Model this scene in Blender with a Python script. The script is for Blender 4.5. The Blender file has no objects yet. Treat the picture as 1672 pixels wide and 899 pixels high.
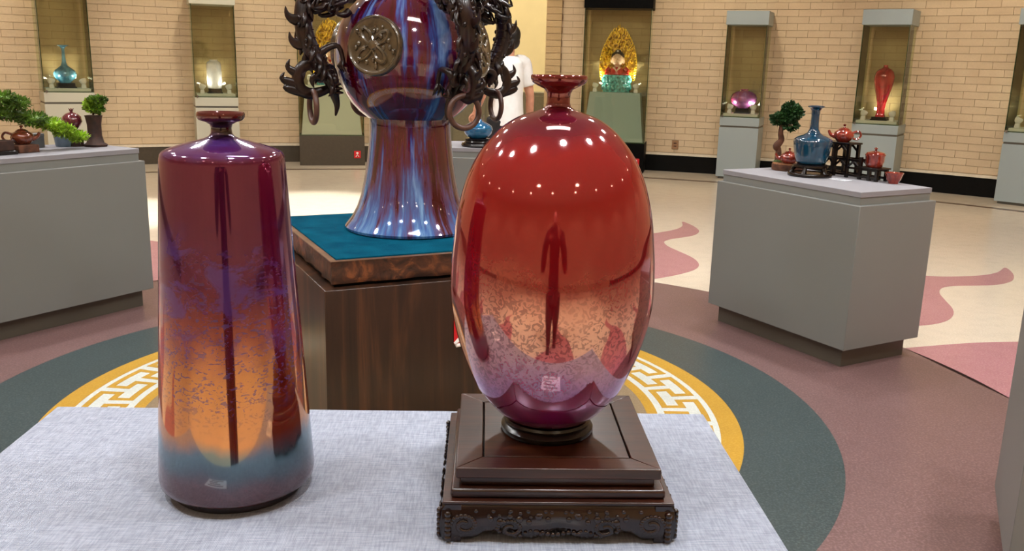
import bpy, math, random
from mathutils import Vector, Matrix, Euler
PI = math.pi
def rad(a): return a*PI/180
SC = bpy.context.scene
C = SC.collection

# ------------------------------------------------------------------ camera
CAM_H = 1.4
FPX = 1452.0
PITCH, ROLL = rad(13.38), rad(1.466)
cam_d = bpy.data.cameras.new('camera')
cam = bpy.data.objects.new('camera', cam_d); C.objects.link(cam)
cam_d.sensor_fit = 'HORIZONTAL'; cam_d.sensor_width = 36.0
cam_d.lens = 36.0*FPX/1672.0
cam_d.clip_start = 0.02
_c, _s, _cr, _sr = math.cos(PITCH), math.sin(PITCH), math.cos(ROLL), math.sin(ROLL)
_right = Vector((_cr, _sr*_s, _sr*_c)); _up = Vector((-_sr, _cr*_s, _cr*_c)); _fw = Vector((0, _c, -_s))
cam.matrix_world = Matrix(((_right.x, _up.x, -_fw.x, 0), (_right.y, _up.y, -_fw.y, 0), (_right.z, _up.z, -_fw.z, CAM_H), (0, 0, 0, 1)))
SC.camera = cam

# ------------------------------------------------------------------ world, exposure
w = bpy.data.worlds.new('world'); SC.world = w; w.use_nodes = True
w.node_tree.nodes['Background'].inputs[0].default_value = (1.0, .93, .82, 1)
w.node_tree.nodes['Background'].inputs[1].default_value = 0.3
SC.view_settings.view_transform = 'Standard'; SC.view_settings.look = 'None'
SC.view_settings.exposure = 0.5; SC.view_settings.gamma = 1.0
SC.view_settings.use_curve_mapping = False

# light levels (watts), used by the lamp builders below
P_RING, P_OUTER, P_CASE, P_POOL, P_REAR_FILL = 24.0, 80.0, 3.0, 900.0, 400.0
COL_RING = (.95, .97, 1.0); COL_WARM = (1.0, .87, .66); COL_CASE = (1.0, .95, .85)

CX, CY = -.455, 3.48          # centre of the round hall
CEIL = 4.1
WALL_R = 9.3

# ------------------------------------------------------------------ materials
def lin(c):
    c = c/255.0
    return c/12.92 if c <= .04045 else ((c+.055)/1.055)**2.4
def rgb(r, g, b): return (lin(r), lin(g), lin(b), 1)
MATS = {}
class NT:
    def __init__(s, name):
        m = bpy.data.materials.new(name); m.use_nodes = True
        s.m = m; s.t = m.node_tree; s.b = s.t.nodes['Principled BSDF']; s.out = s.t.nodes['Material Output']; MATS[name] = m
    def n(s, typ, **kw):
        nd = s.t.nodes.new(typ)
        for k, v in kw.items():
            if k in nd.inputs: nd.inputs[k].default_value = v
            else: setattr(nd, k, v)
        return nd
    def l(s, a, b): s.t.links.new(a, b)
    def coord(s, kind='Object', scale=(1, 1, 1)):
        tc = s.n('ShaderNodeTexCoord'); mp = s.n('ShaderNodeMapping'); mp.inputs['Scale'].default_value = scale
        s.l(tc.outputs[kind], mp.inputs[0]); return mp.outputs[0]
    def noise(s, co, scale=5., detail=3., rough=.5, dist=0.):
        nd = s.n('ShaderNodeTexNoise'); s.l(co, nd.inputs['Vector'])
        nd.inputs['Scale'].default_value = scale; nd.inputs['Detail'].default_value = detail
        nd.inputs['Roughness'].default_value = rough; nd.inputs['Distortion'].default_value = dist
        return nd.outputs['Fac']
    def ramp(s, fac, stops, interp='LINEAR'):
        nd = s.n('ShaderNodeValToRGB'); cr = nd.color_ramp; cr.interpolation = interp
        while len(cr.elements) > 1: cr.elements.remove(cr.elements[-1])
        cr.elements[0].position = stops[0][0]; cr.elements[0].color = stops[0][1]
        for p, c in stops[1:]:
            e = cr.elements.new(p); e.color = c
        s.l(fac, nd.inputs[0]); return nd.outputs[0]
    def mix(s, fac, a, b, mode='MIX'):
        nd = s.n('ShaderNodeMix', data_type='RGBA', blend_type=mode)
        for v, i in ((fac, 0), (a, 6), (b, 7)):
            if hasattr(v, 'links'): s.l(v, nd.inputs[i])
            else: nd.inputs[i].default_value = v
        return nd.outputs[2]
    def math(s, op, a, b=0., c=0.):
        nd = s.n('ShaderNodeMath', operation=op)
        for v, i in ((a, 0), (b, 1), (c, 2)):
            if hasattr(v, 'links'): s.l(v, nd.inputs[i])
            else: nd.inputs[i].default_value = v
        return nd.outputs[0]
    def rng(s, v, a, b, c=0., d=1.):
        nd = s.n('ShaderNodeMapRange'); s.l(v, nd.inputs[0])
        for i, x in ((1, a), (2, b), (3, c), (4, d)): nd.inputs[i].default_value = x
        return nd.outputs[0]
    def xyz(s, kind='Object'):
        tc = s.n('ShaderNodeTexCoord'); sp = s.n('ShaderNodeSeparateXYZ'); s.l(tc.outputs[kind], sp.inputs[0]); return sp.outputs
    def bump(s, h, strength=.3, dist=.002):
        nd = s.n('ShaderNodeBump'); nd.inputs['Strength'].default_value = strength; nd.inputs['Distance'].default_value = dist
        s.l(h, nd.inputs['Height']); s.l(nd.outputs[0], s.b.inputs['Normal']); return nd
    def set(s, **kw):
        names = dict(rough='Roughness', metal='Metallic', coat='Coat Weight', coatr='Coat Roughness', spec='Specular IOR Level', sheen='Sheen Weight', emit='Emission Strength', emc='Emission Color', trans='Transmission Weight', ior='IOR', sss='Subsurface Weight', color='Base Color')
        for k, v in kw.items():
            i = s.b.inputs[names[k]]
            if hasattr(v, 'links'): s.l(v, i)
            else: i.default_value = v
        return s
def simple(name, col, rough=.5, var=.08, scale=30., **kw):
    m = NT(name); f = m.noise(m.coord(), scale, 3.)
    d = tuple(max(0, x*(1-var*2)) for x in col[:3])+(1,); b = tuple(min(1, x*(1+var*2)) for x in col[:3])+(1,)
    m.set(color=m.ramp(f, [(.3, d), (.7, b)]), rough=rough, **kw); return m.m

def mat_floor(name, col, speck, rough=.22):
    m = NT(name); co = m.coord()
    v = m.n('ShaderNodeTexVoronoi'); m.l(co, v.inputs['Vector']); v.inputs['Scale'].default_value = 55.
    sp = m.ramp(v.outputs['Distance'], [(.0, (1, 1, 1, 1)), (.16, (0, 0, 0, 1))])
    big = m.noise(co, 1.3, 3.); c1 = m.mix(m.rng(big, .3, .7, 0., .35), col, tuple(x*.82 for x in col[:3])+(1,))
    mid = m.noise(co, 9., 4., .65); c1 = m.mix(m.rng(mid, .45, .75, 0, .4), c1, tuple(x*.7 for x in col[:3])+(1,))
    fine = m.noise(co, 120., 3.); c2 = m.mix(m.rng(fine, .45, .7, 0, .6), c1, speck)
    m.set(color=m.mix(m.math('MULTIPLY', sp, .35), c2, speck), rough=rough, spec=.5); return m.m
M = {}
M['cream'] = mat_floor('cream terrazzo', rgb(226, 213, 192), rgb(242, 234, 220), .2)
M['mauve'] = mat_floor('mauve terrazzo', rgb(112, 85, 84), rgb(150, 122, 120), .3)
M['dark'] = mat_floor('slate terrazzo', rgb(54, 68, 70), rgb(94, 106, 106), .3)
M['petal'] = mat_floor('rose terrazzo', rgb(182, 126, 134), rgb(202, 156, 158), .22)
M['tan'] = mat_floor('tan terrazzo', rgb(140, 122, 96), rgb(168, 150, 122), .3)
M['gold_in'] = mat_floor('ochre terrazzo', rgb(190, 146, 44), rgb(206, 168, 78), .3)
M['white_in'] = mat_floor('white terrazzo', rgb(204, 211, 206), rgb(226, 230, 224), .3)
M['line'] = mat_floor('brown stone line', rgb(96, 76, 62), rgb(120, 98, 80), .3)

def mat_brick(name, a, b):
    m = NT(name); oi = m.n('ShaderNodeObjectInfo'); co = m.coord('Object')
    tc = m.n('ShaderNodeTexCoord'); geo = m.n('ShaderNodeNewGeometry')
    f = m.noise(geo.outputs['Position'], 3.2, 3.); g = m.noise(geo.outputs['Position'], 60., 3.)
    k = m.math('ADD', m.math('MULTIPLY', oi.outputs['Random'], .35), f)
    col = m.ramp(k, [(.35, a), (.95, b)]); m.set(color=m.mix(m.rng(g, .3, .8, 0, .3), col, tuple(x*.85 for x in a[:3])+(1,)), rough=.75)
    m.bump(g, .25, .003); return m.m
M['brick'] = mat_brick('peach wall brick', rgb(214, 190, 156), rgb(228, 206, 172))
M['brick2'] = mat_brick('sand pilaster brick', rgb(196, 168, 124), rgb(210, 184, 140))
M['mortar'] = simple('mortar', rgb(188, 160, 128), .85)
M['plaster'] = simple('plain peach plaster', rgb(216, 186, 152), .8, .03, 4.)
M['corr'] = simple('corridor olive plaster', rgb(206, 196, 158), .8, .02, 3.)
M['ceil'] = simple('ceiling paint', rgb(206, 196, 182), .8, .02, 2.)
M['ledge'] = simple('white ledge stone', rgb(232, 220, 198), .35, .03)
M['black'] = simple('black polished stone', rgb(7, 7, 7), .5, .1, spec=.06)
M['taupe'] = simple('taupe base board', rgb(74, 66, 54), .35, .05)
M['baseb'] = simple('dark skirting stone', rgb(10, 10, 10), .4, .1, spec=.12)

def mat_paint(name, col, rough=.42):
    m = NT(name); co = m.coord(); f = m.noise(co, 2.2, 2.); g = m.noise(co, 240., 2.)
    m.set(color=m.mix(m.rng(f, .3, .7, 0, .25), col, tuple(x*.9 for x in col[:3])+(1,)), rough=rough); m.bump(g, .08, .001); return m.m
M['grey'] = mat_paint('grey plinth paint', rgb(126, 129, 126))
M['greytop'] = mat_paint('grey plinth cap', rgb(142, 141, 146), .7)
M['toe'] = mat_paint('dark grey toe kick', rgb(88, 84, 74), .4)
M['casegrey'] = mat_paint('pale blue grey cabinet paint', rgb(158, 172, 176))
M['casecream'] = mat_paint('pale cream grey cabinet paint', rgb(206, 206, 190))
M['casein'] = mat_paint('white cabinet lining', rgb(226, 230, 216), .5)
M['pedestal'] = mat_paint('pale green grey pedestal', rgb(170, 190, 184), .5)
def mat_cloth(name, a, b):
    m = NT(name); co = m.coord()
    x = m.n('ShaderNodeTexWave', bands_direction='X'); y = m.n('ShaderNodeTexWave', bands_direction='Y')
    for wv in (x, y):
        m.l(co, wv.inputs['Vector']); wv.inputs['Scale'].default_value = 170.; wv.inputs['Distortion'].default_value = 2.5; wv.inputs['Detail'].default_value = 2.
    h = m.math('ADD', x.outputs['Fac'], y.outputs['Fac'])
    sx = m.noise(m.coord('Object', (40, 400, 100)), 1., 3.); sy = m.noise(m.coord('Object', (400, 40, 100)), 1., 3.)
    f = m.math('ADD', sx, sy)
    m.set(color=m.ramp(m.math('MULTIPLY', f, .5), [(.36, a), (.62, b)]), rough=.9, sheen=.15); m.bump(h, .4, .0008); return m.m
M['cloth'] = mat_cloth('blue grey woven cloth', rgb(126, 134, 150), rgb(160, 167, 183))
def mat_carpet():
    m = NT('teal carpet'); co = m.coord(); f = m.noise(co, 9., 4.); g = m.noise(co, 300., 2.)
    m.set(color=m.ramp(f, [(.3, rgb(0, 62, 86)), (.7, rgb(4, 86, 110))]), rough=1., spec=.05); m.bump(g, .6, .003); return m.m
M['carpet'] = mat_carpet()
def mat_wood(name, a, b, c, axis='Z', scale=1., rough=.35, coat=.2):
    m = NT(name); s = {'Z': (14, 14, .9), 'X': (.9, 14, 14), 'Y': (14, .9, 14)}[axis]
    s = tuple(v*scale for v in s)
    co = m.coord('Object', s); f = m.noise(co, 1.3, 5., .6, 1.4); fine = m.noise(m.coord('Object', tuple(v*7 for v in s)), 1., 3.)
    col = m.ramp(f, [(.28, a), (.5, b), (.72, c)])
    m.set(color=m.mix(m.rng(fine, .5, .8, 0, .5), col, a), rough=rough, coat=coat, coatr=.2); m.bump(fine, .1, .001); return m.m
M['wood_dark'] = mat_wood('dark brown veneer', rgb(24, 14, 9), rgb(52, 31, 20), rgb(96, 58, 34), 'Z', .5)
def mat_burl():
    m = NT('burl slab edge'); co = m.coord(); f = m.noise(co, 14., 5., .6, 1.2)
    m.set(color=m.ramp(f, [(.32, rgb(26, 14, 9)), (.5, rgb(74, 40, 22)), (.68, rgb(138, 80, 42))]), rough=.45, coat=.2); m.bump(f, .5, .01); return m.m
M['burl'] = mat_burl()
M['slabtop'] = mat_wood('brown slab border', rgb(88, 62, 44), rgb(112, 80, 56), rgb(136, 100, 72), 'X', .6)
M['rosewood'] = mat_wood('red brown rosewood', rgb(26, 9, 5), rgb(52, 23, 13), rgb(74, 37, 21), 'X', 2.4, .3, .25)
M['rosecarve'] = simple('carved dark rosewood', rgb(30, 12, 6), .25, .2, 60., coat=.4)
M['blackwood'] = simple('black lacquered wood', rgb(18, 11, 9), .25, .2, 20.)
M['darkfoot'] = simple('dark unglazed foot', rgb(26, 13, 11), .4, .2, 40.)
M['bark'] = simple('brown bark', rgb(86, 52, 34), .8, .3, 30.)
M['barkd'] = simple('dark bark', rgb(50, 28, 18), .7, .3, 30.)
M['slice'] = mat_wood('tan wood slice', rgb(96, 56, 30), rgb(150, 98, 58), rgb(180, 126, 80), 'X', 3., .6, 0.)
M['leaf'] = simple('green needles', rgb(84, 118, 30), .55, .4, 18.)
M['leafy'] = simple('yellow green needles', rgb(136, 172, 36), .55, .3, 18.)
M['leafd'] = simple('dark green leaves', rgb(40, 74, 34), .5, .4, 20.)
M['moss'] = simple('moss', rgb(60, 78, 30), .9, .3, 60.)
M['chrome'] = simple('chrome', rgb(190, 190, 186), .15, .02, 10., metal=1.)
M['lampwhite'] = simple('white lamp shell', rgb(236, 236, 228), .35, .02)
M['card'] = simple('white caption card', rgb(226, 230, 236), .5, .02)
M['ink'] = simple('grey card print', rgb(90, 94, 104), .6, .02)
M['red'] = simple('red notice', rgb(206, 24, 34), .4, .04)
M['redwhite'] = simple('white notice print', rgb(244, 240, 238), .4, .02)
M['skin'] = simple('skin', rgb(206, 150, 122), .5, .05, 20., sss=.05)
M['hair'] = simple('black hair', rgb(18, 15, 14), .4, .2, 80.)
M['tee'] = simple('white cotton', rgb(236, 236, 232), .85, .02, 20.)
M['trouser'] = simple('black trousers', rgb(24, 23, 25), .8, .1, 30.)
M['shoe'] = simple('dark shoe', rgb(30, 28, 28), .5, .1)
M['darkcloth'] = simple('dark jacket cloth', rgb(28, 24, 26), .8, .1, 30.)
M['gold'] = simple('bright gold', rgb(248, 190, 60), .28, .2, 24., metal=.8)
M['robe'] = simple('red robe glaze', rgb(196, 40, 30), .25, .1, 20., coat=.5)
M['face'] = simple('pale flesh porcelain', rgb(232, 196, 160), .3, .03, 20.)
M['throne'] = simple('turquoise throne glaze', rgb(96, 186, 182), .15, .35, 26., coat=.8)
M['socket'] = simple('brown socket plate', rgb(160, 120, 84), .4, .03)
M['greybox'] = simple('grey box card', rgb(98, 100, 100), .6, .05)
M['bluepot'] = simple('blue grey glaze', rgb(104, 124, 142), .3, .1, 30., coat=.4)
M['housing'] = simple('white downlight ring', rgb(220, 216, 208), .4, .02)
M['cabinet'] = simple('olive grey cabinet paint', rgb(112, 108, 86), .5, .04)

def mat_glaze(name, a, b, c=None, scale=16., rough=.12, metal=.2, stretch=(1, 1, .5)):
    m = NT(name); f = m.noise(m.coord('Object', stretch), scale, 5., .6, .8)
    st = [(.32, a), (.62, b)] + ([(.75, c)] if c else [])
    m.set(color=m.ramp(f, st), rough=rough, metal=metal, coat=1., coatr=.04); return m.m
M['gl_red'] = mat_glaze('copper red glaze', rgb(92, 22, 18), rgb(160, 58, 40), rgb(190, 96, 66), 30.)
M['gl_teapot'] = mat_glaze('brown teapot glaze', rgb(58, 24, 16), rgb(120, 58, 36), None, 30.)
M['gl_purple'] = mat_glaze('plum glaze', rgb(66, 22, 30), rgb(110, 46, 56), None, 40.)
M['gl_blue'] = mat_glaze('turquoise blue glaze', rgb(6, 46, 70), rgb(12, 70, 96), rgb(20, 84, 104), 9., .12, 0.)
M['gl_bluebright'] = mat_glaze('bright blue glaze', rgb(10, 66, 110), rgb(28, 110, 156), None, 12.)
M['gl_sky'] = mat_glaze('pale blue bottle glaze', rgb(40, 110, 150), rgb(110, 180, 206), None, 14.)
M['gl_white'] = mat_glaze('white glaze', rgb(216, 220, 226), rgb(246, 246, 246), None, 12., .15, 0.)
M['gl_pink'] = mat_glaze('pink violet glaze', rgb(176, 52, 84), rgb(178, 116, 190), rgb(230, 190, 220), 7.)
M['gl_meiping'] = mat_glaze('flame red glaze', rgb(120, 10, 20), rgb(214, 34, 44), rgb(240, 190, 180), 9.)
M['gl_dragon'] = mat_glaze('dark brown dragon glaze', rgb(12, 8, 9), rgb(36, 19, 15), rgb(34, 34, 50), 14., .28, .0, (1, 1, 1)); MATS['dark brown dragon glaze'].node_tree.nodes['Principled BSDF'].inputs['Coat Weight'].default_value = .15; MATS['dark brown dragon glaze'].node_tree.nodes['Principled BSDF'].inputs['Specular IOR Level'].default_value = .35
M['gl_ring'] = simple('brown clay ring', rgb(78, 50, 40), .45, .15, 40.)
M['gl_medal'] = mat_glaze('olive bronze medallion glaze', rgb(54, 44, 30), rgb(88, 74, 50), rgb(70, 86, 100), 10., .26, .2, (1, 1, 1))

def glaze_mix(m, base, tint, fac, rough, grough):
    """clear red body under an iridescent glossy layer whose tint also paints in reflections"""
    m.set(color=base, rough=rough, coat=.5, coatr=.03)
    g = m.n('ShaderNodeBsdfGlossy'); m.l(tint, g.inputs[0]); g.inputs['Roughness'].default_value = grough
    x = m.n('ShaderNodeMixShader'); m.l(fac, x.inputs[0]); m.l(m.b.outputs[0], x.inputs[1]); m.l(g.outputs[0], x.inputs[2]); m.l(x.outputs[0], m.out.inputs[0])
def grey(v): return (v, v, v, 1)
def mat_rvase():
    m = NT('iridescent red glaze'); p = m.xyz(); co = m.coord()
    wob = m.noise(co, 14., 3.); z = m.math('ADD', p[2], m.rng(wob, .3, .7, -.02, .02)); t = m.rng(z, .08, .54)
    base = m.ramp(t, [(0, rgb(72, 22, 54)), (.10, rgb(112, 22, 80)), (.22, rgb(120, 24, 60)), (.36, rgb(112, 12, 24)), (.58, rgb(120, 10, 16)), (.78, rgb(130, 16, 20)), (.86, rgb(84, 14, 36)), (.91, rgb(78, 14, 14)), (1, rgb(84, 16, 20))])
    tint = m.ramp(t, [(0, (.5, .28, .45, 1)), (.16, (.58, .30, .60, 1)), (.26, (.90, .50, .44, 1)), (.32, (.95, .58, .42, 1)), (.43, (.90, .48, .40, 1)), (.54, (.62, .11, .12, 1)), (.80, (.62, .10, .11, 1)), (1, (.6, .12, .1, 1))])  # lower tints paint in the gold floor and lavender table reflections
    amt = m.ramp(t, [(0, grey(.26)), (.14, grey(.32)), (.26, grey(.44)), (.40, grey(.40)), (.52, grey(.22)), (1, grey(.16))])
    sp = m.noise(co, 135., 2., .5, 1.6); patch = m.noise(co, 9., 2.)
    zone = m.math('MULTIPLY', m.rng(z, .36, .28), m.rng(z, .12, .17))
    spk = m.math('MULTIPLY', m.rng(sp, .50, .56), m.math('MULTIPLY', zone, m.rng(patch, .36, .52, .35, 1.)))
    glaze_mix(m, base, tint, m.math('MULTIPLY', amt, m.rng(spk, 0, 1, 1., .4)), .08, .05); return m.m
M['rvase'] = mat_rvase()
def mat_lvase():
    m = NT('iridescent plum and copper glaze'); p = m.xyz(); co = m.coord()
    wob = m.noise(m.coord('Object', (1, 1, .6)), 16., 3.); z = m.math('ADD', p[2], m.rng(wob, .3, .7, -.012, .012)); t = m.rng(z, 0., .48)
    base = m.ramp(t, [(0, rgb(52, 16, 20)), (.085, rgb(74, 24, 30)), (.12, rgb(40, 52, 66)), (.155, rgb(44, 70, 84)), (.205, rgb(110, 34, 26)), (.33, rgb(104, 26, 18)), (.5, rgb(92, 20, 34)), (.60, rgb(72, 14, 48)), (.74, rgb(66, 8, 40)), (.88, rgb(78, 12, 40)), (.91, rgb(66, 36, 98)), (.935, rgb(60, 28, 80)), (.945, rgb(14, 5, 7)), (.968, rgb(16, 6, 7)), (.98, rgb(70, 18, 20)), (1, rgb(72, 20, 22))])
    tint = m.ramp(t, [(0, (.4, .2, .2, 1)), (.12, (.26, .36, .42, 1)), (.17, (.30, .46, .52, 1)), (.205, (1, .52, .22, 1)), (.36, (1, .50, .18, 1)), (.48, (.72, .26, .18, 1)), (.58, (.34, .10, .28, 1)), (.88, (.30, .06, .18, 1)), (.91, (.45, .36, .8, 1)), (.94, (.4, .3, .7, 1)), (.95, (.2, .06, .06, 1)), (1, (.4, .1, .1, 1))])  # orange tint at mid height paints in the reflected glow of the floor
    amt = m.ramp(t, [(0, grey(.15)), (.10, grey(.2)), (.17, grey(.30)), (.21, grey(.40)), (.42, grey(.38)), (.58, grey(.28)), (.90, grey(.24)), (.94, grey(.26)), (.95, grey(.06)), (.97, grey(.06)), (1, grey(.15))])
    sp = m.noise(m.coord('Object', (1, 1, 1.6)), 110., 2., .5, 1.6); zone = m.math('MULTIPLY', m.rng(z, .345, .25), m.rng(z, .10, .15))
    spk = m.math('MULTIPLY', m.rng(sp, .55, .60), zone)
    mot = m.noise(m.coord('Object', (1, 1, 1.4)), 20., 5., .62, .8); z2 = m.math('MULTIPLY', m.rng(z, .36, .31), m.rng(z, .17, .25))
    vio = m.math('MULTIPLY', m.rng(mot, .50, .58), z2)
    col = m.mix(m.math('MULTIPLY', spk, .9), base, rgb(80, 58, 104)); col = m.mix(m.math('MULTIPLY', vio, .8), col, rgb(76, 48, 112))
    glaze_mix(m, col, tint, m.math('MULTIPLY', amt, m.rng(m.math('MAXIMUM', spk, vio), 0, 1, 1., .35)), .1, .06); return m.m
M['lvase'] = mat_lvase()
def mat_dvase():
    m = NT('streaked flambe glaze'); p = m.xyz()
    at = m.math('ARCTAN2', p[1], p[0])
    cb = m.n('ShaderNodeCombineXYZ'); m.l(m.math('MULTIPLY', at, 1.), cb.inputs[0]); m.l(m.math('MULTIPLY', p[2], .55), cb.inputs[1])
    f = m.noise(cb.outputs[0], 2.6, 5., .6, .5); g = m.noise(cb.outputs[0], 11., 4., .6, .3)
    k = m.math('ADD', m.math('MULTIPLY', f, .75), m.math('MULTIPLY', g, .25))
    up = m.ramp(k, [(.38, rgb(112, 146, 200)), (.45, rgb(58, 78, 146)), (.49, rgb(74, 22, 66)), (.54, rgb(84, 6, 24)), (.60, rgb(60, 4, 14)), (.68, rgb(16, 4, 8))])
    lo = m.ramp(k, [(.40, rgb(136, 184, 226)), (.50, rgb(66, 112, 178)), (.55, rgb(92, 80, 124)), (.59, rgb(80, 10, 22)), (.70, rgb(40, 6, 12))])
    col = m.mix(m.rng(p[2], .28, .02), up, lo)
    m.set(color=col, rough=.08, metal=.15, coat=1., coatr=.03); return m.m
M['dvase'] = mat_dvase()
def mat_glass():
    m = NT('green tinted glass'); t = m.t
    tr = m.n('ShaderNodeBsdfTransparent'); tr.inputs[0].default_value = (.94, .935, .86, 1)
    gl = m.n('ShaderNodeBsdfGlossy'); gl.inputs['Roughness'].default_value = .01; gl.inputs[0].default_value = (.95, 1, .95, 1)
    fr = m.n('ShaderNodeFresnel'); fr.inputs[0].default_value = 1.45
    mx = m.n('ShaderNodeMixShader'); m.l(fr.outputs[0], mx.inputs[0]); m.l(tr.outputs[0], mx.inputs[1]); m.l(gl.outputs[0], mx.inputs[2]); m.l(mx.outputs[0], m.out.inputs[0])
    return m.m
M['glass'] = mat_glass()
M['glassedge'] = simple('dark green glass edge', rgb(58, 74, 44), .2, .05)
def mat_emit(name, col, s):
    m = NT(name); m.set(color=(.8, .8, .8, 1), emc=col, emit=s); return m.m
M['lens_ring'] = mat_emit('downlight lens', (1, .96, .9, 1), 45.)
M['lens_panel'] = mat_emit('panel lens', (1, .97, .93, 1), 10.)
M['lens_warm'] = mat_emit('warm downlight lens', (1, .82, .58, 1), 30.)
M['lens_case'] = mat_emit('case lamp lens', (1, .97, .9, 1), 25.)

# ------------------------------------------------------------------ mesh building
class MB:
    def __init__(s): s.v = []; s.f = []
    def add(s, vs, fs, mtx=None):
        o = len(s.v)
        s.v += [tuple(mtx @ Vector(p)) for p in vs] if mtx else [tuple(p) for p in vs]
        s.f += [tuple(i+o for i in f) for f in fs]; return s
    def box(s, x0, x1, y0, y1, z0, z1, mtx=None):
        return s.add([(x0, y0, z0), (x1, y0, z0), (x1, y1, z0), (x0, y1, z0), (x0, y0, z1), (x1, y0, z1), (x1, y1, z1), (x0, y1, z1)],
                     [(3, 2, 1, 0), (4, 5, 6, 7), (0, 1, 5, 4), (1, 2, 6, 5), (2, 3, 7, 6), (3, 0, 4, 7)], mtx)
    def frustum(s, a0, b0, z0, a1, b1, z1, mtx=None):
        return s.add([(-a0, -b0, z0), (a0, -b0, z0), (a0, b0, z0), (-a0, b0, z0), (-a1, -b1, z1), (a1, -b1, z1), (a1, b1, z1), (-a1, b1, z1)],
                     [(3, 2, 1, 0), (4, 5, 6, 7), (0, 1, 5, 4), (1, 2, 6, 5), (2, 3, 7, 6), (3, 0, 4, 7)], mtx)
    def lathe(s, prof, n=48, mtx=None, sx=1., sy=1., lobes=0, amp=0.):
        vs = []; fs = []
        for r, z in prof:
            for i in range(n):
                a = 2*PI*i/n; rr = r*(1+amp*abs(math.cos(a*lobes/2))) if lobes else r
                vs.append((rr*math.cos(a)*sx, rr*math.sin(a)*sy, z))
        for j in range(len(prof)-1):
            for i in range(n):
                k = (i+1) % n; fs.append((j*n+i, j*n+k, (j+1)*n+k, (j+1)*n+i))
        if prof[0][0] > 1e-6: fs.append(tuple(range(n-1, -1, -1)))
        if prof[-1][0] > 1e-6: fs.append(tuple((len(prof)-1)*n+i for i in range(n)))
        return s.add(vs, fs, mtx)
    def tube(s, pts, radii, n=10, flat=1., mtx=None):
        P = [Vector(p) for p in pts]; vs = []; fs = []
        if not hasattr(radii, '__len__'): radii = [radii]*len(P)
        u = None
        for i, p in enumerate(P):
            t = (P[min(i+1, len(P)-1)]-P[max(i-1, 0)]).normalized()
            if u is None:
                u = t.cross(Vector((0, 0, 1)))
                if u.length < .1: u = t.cross(Vector((1, 0, 0)))
            u = (u-t*u.dot(t)).normalized(); v = t.cross(u)
            for k in range(n):
                a = 2*PI*k/n; vs.append(p+u*math.cos(a)*radii[i]*flat+v*math.sin(a)*radii[i])
        for j in range(len(P)-1):
            for k in range(n):
                q = (k+1) % n; fs.append((j*n+k, j*n+q, (j+1)*n+q, (j+1)*n+k))
        fs.append(tuple(range(n-1, -1, -1))); fs.append(tuple((len(P)-1)*n+k for k in range(n)))
        return s.add(vs, fs, mtx)
    def torus(s, R, r, mtx=None, n=28, k=8):
        vs = [((R+r*math.cos(2*PI*j/k))*math.cos(2*PI*i/n), (R+r*math.cos(2*PI*j/k))*math.sin(2*PI*i/n), r*math.sin(2*PI*j/k)) for i in range(n) for j in range(k)]
        fs = [(i*k+j, ((i+1) % n)*k+j, ((i+1) % n)*k+(j+1) % k, i*k+(j+1) % k) for i in range(n) for j in range(k)]
        return s.add(vs, fs, mtx)
    def ball(s, c, r, n=14, m=9, mtx=None):
        if not hasattr(r, '__len__'): r = (r, r, r)
        prof = [(math.sin(PI*j/m), -math.cos(PI*j/m)) for j in range(m+1)]; prof[0] = (0, -1); prof[-1] = (0, 1)
        T = Matrix.Translation(c) @ Matrix.Diagonal((r[0], r[1], r[2], 1))
        if mtx: T = mtx @ T
        vs = [(0, 0, -1)]; fs = []
        for q, z in prof[1:-1]:
            for i in range(n): vs.append((q*math.cos(2*PI*i/n), q*math.sin(2*PI*i/n), z))
        vs.append((0, 0, 1)); L = len(vs)-1
        for i in range(n):
            k = (i+1) % n; fs.append((0, 1+k, 1+i)); fs.append((L, L-n+i, L-n+k))
            for j in range(m-2): fs.append((1+j*n+i, 1+j*n+k, 1+(j+1)*n+k, 1+(j+1)*n+i))
        return s.add(vs, fs, T)
    def prism(s, poly, z0, z1, mtx=None):
        n = len(poly); vs = [(x, y, z0) for x, y in poly]+[(x, y, z1) for x, y in poly]
        fs = [tuple(range(n-1, -1, -1)), tuple(range(n, 2*n))]+[(i, (i+1) % n, n+(i+1) % n, n+i) for i in range(n)]
        return s.add(vs, fs, mtx)
    def annulus(s, r0, r1, a0, a1, z0, z1, n=None, cx=0, cy=0):
        n = n or max(2, int(abs(a1-a0)/1.5)); full = abs(a1-a0) > 359.9; vs = []; fs = []
        m = n if full else n+1
        for i in range(m):
            a = rad(a0+(a1-a0)*i/n); c, q = math.cos(a), math.sin(a)
            for r, z in ((r0, z0), (r1, z0), (r1, z1), (r0, z1)): vs.append((cx+r*c, cy+r*q, z))
        for i in range(n):
            k = (i+1) % m
            for j in range(4): fs.append((i*4+j, i*4+(j+1) % 4, k*4+(j+1) % 4, k*4+j))
        if not full: fs += [(3, 2, 1, 0), tuple((m-1)*4+j for j in range(4))]
        return s.add(vs, fs)
    def mesh(s, name, mat, smooth=True, angle=38):
        me = bpy.data.meshes.new(name); me.from_pydata(s.v, [], s.f); me.update()
        import bmesh
        bm = bmesh.new(); bm.from_mesh(me); bmesh.ops.recalc_face_normals(bm, faces=bm.faces); bm.to_mesh(me); bm.free()
        if mat: me.materials.append(M[mat])
        if smooth:
            me.polygons.foreach_set('use_smooth', [True]*len(me.polygons)); me.set_sharp_from_angle(angle=rad(angle))
        return me
    def build(s, name, mat, parent=None, bevel=0., smooth=True, angle=38, loc=None, rotz=0.):
        o = bpy.data.objects.new(name, s.mesh(name, mat, smooth, angle)); C.objects.link(o)
        if parent: o.parent = parent
        if loc: o.location = loc
        o.rotation_euler.z = rotz
        if bevel:
            b = o.modifiers.new('bevel', 'BEVEL'); b.width = bevel; b.segments = 2; b.limit_method = 'ANGLE'; b.angle_limit = rad(40)
        return o
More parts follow.
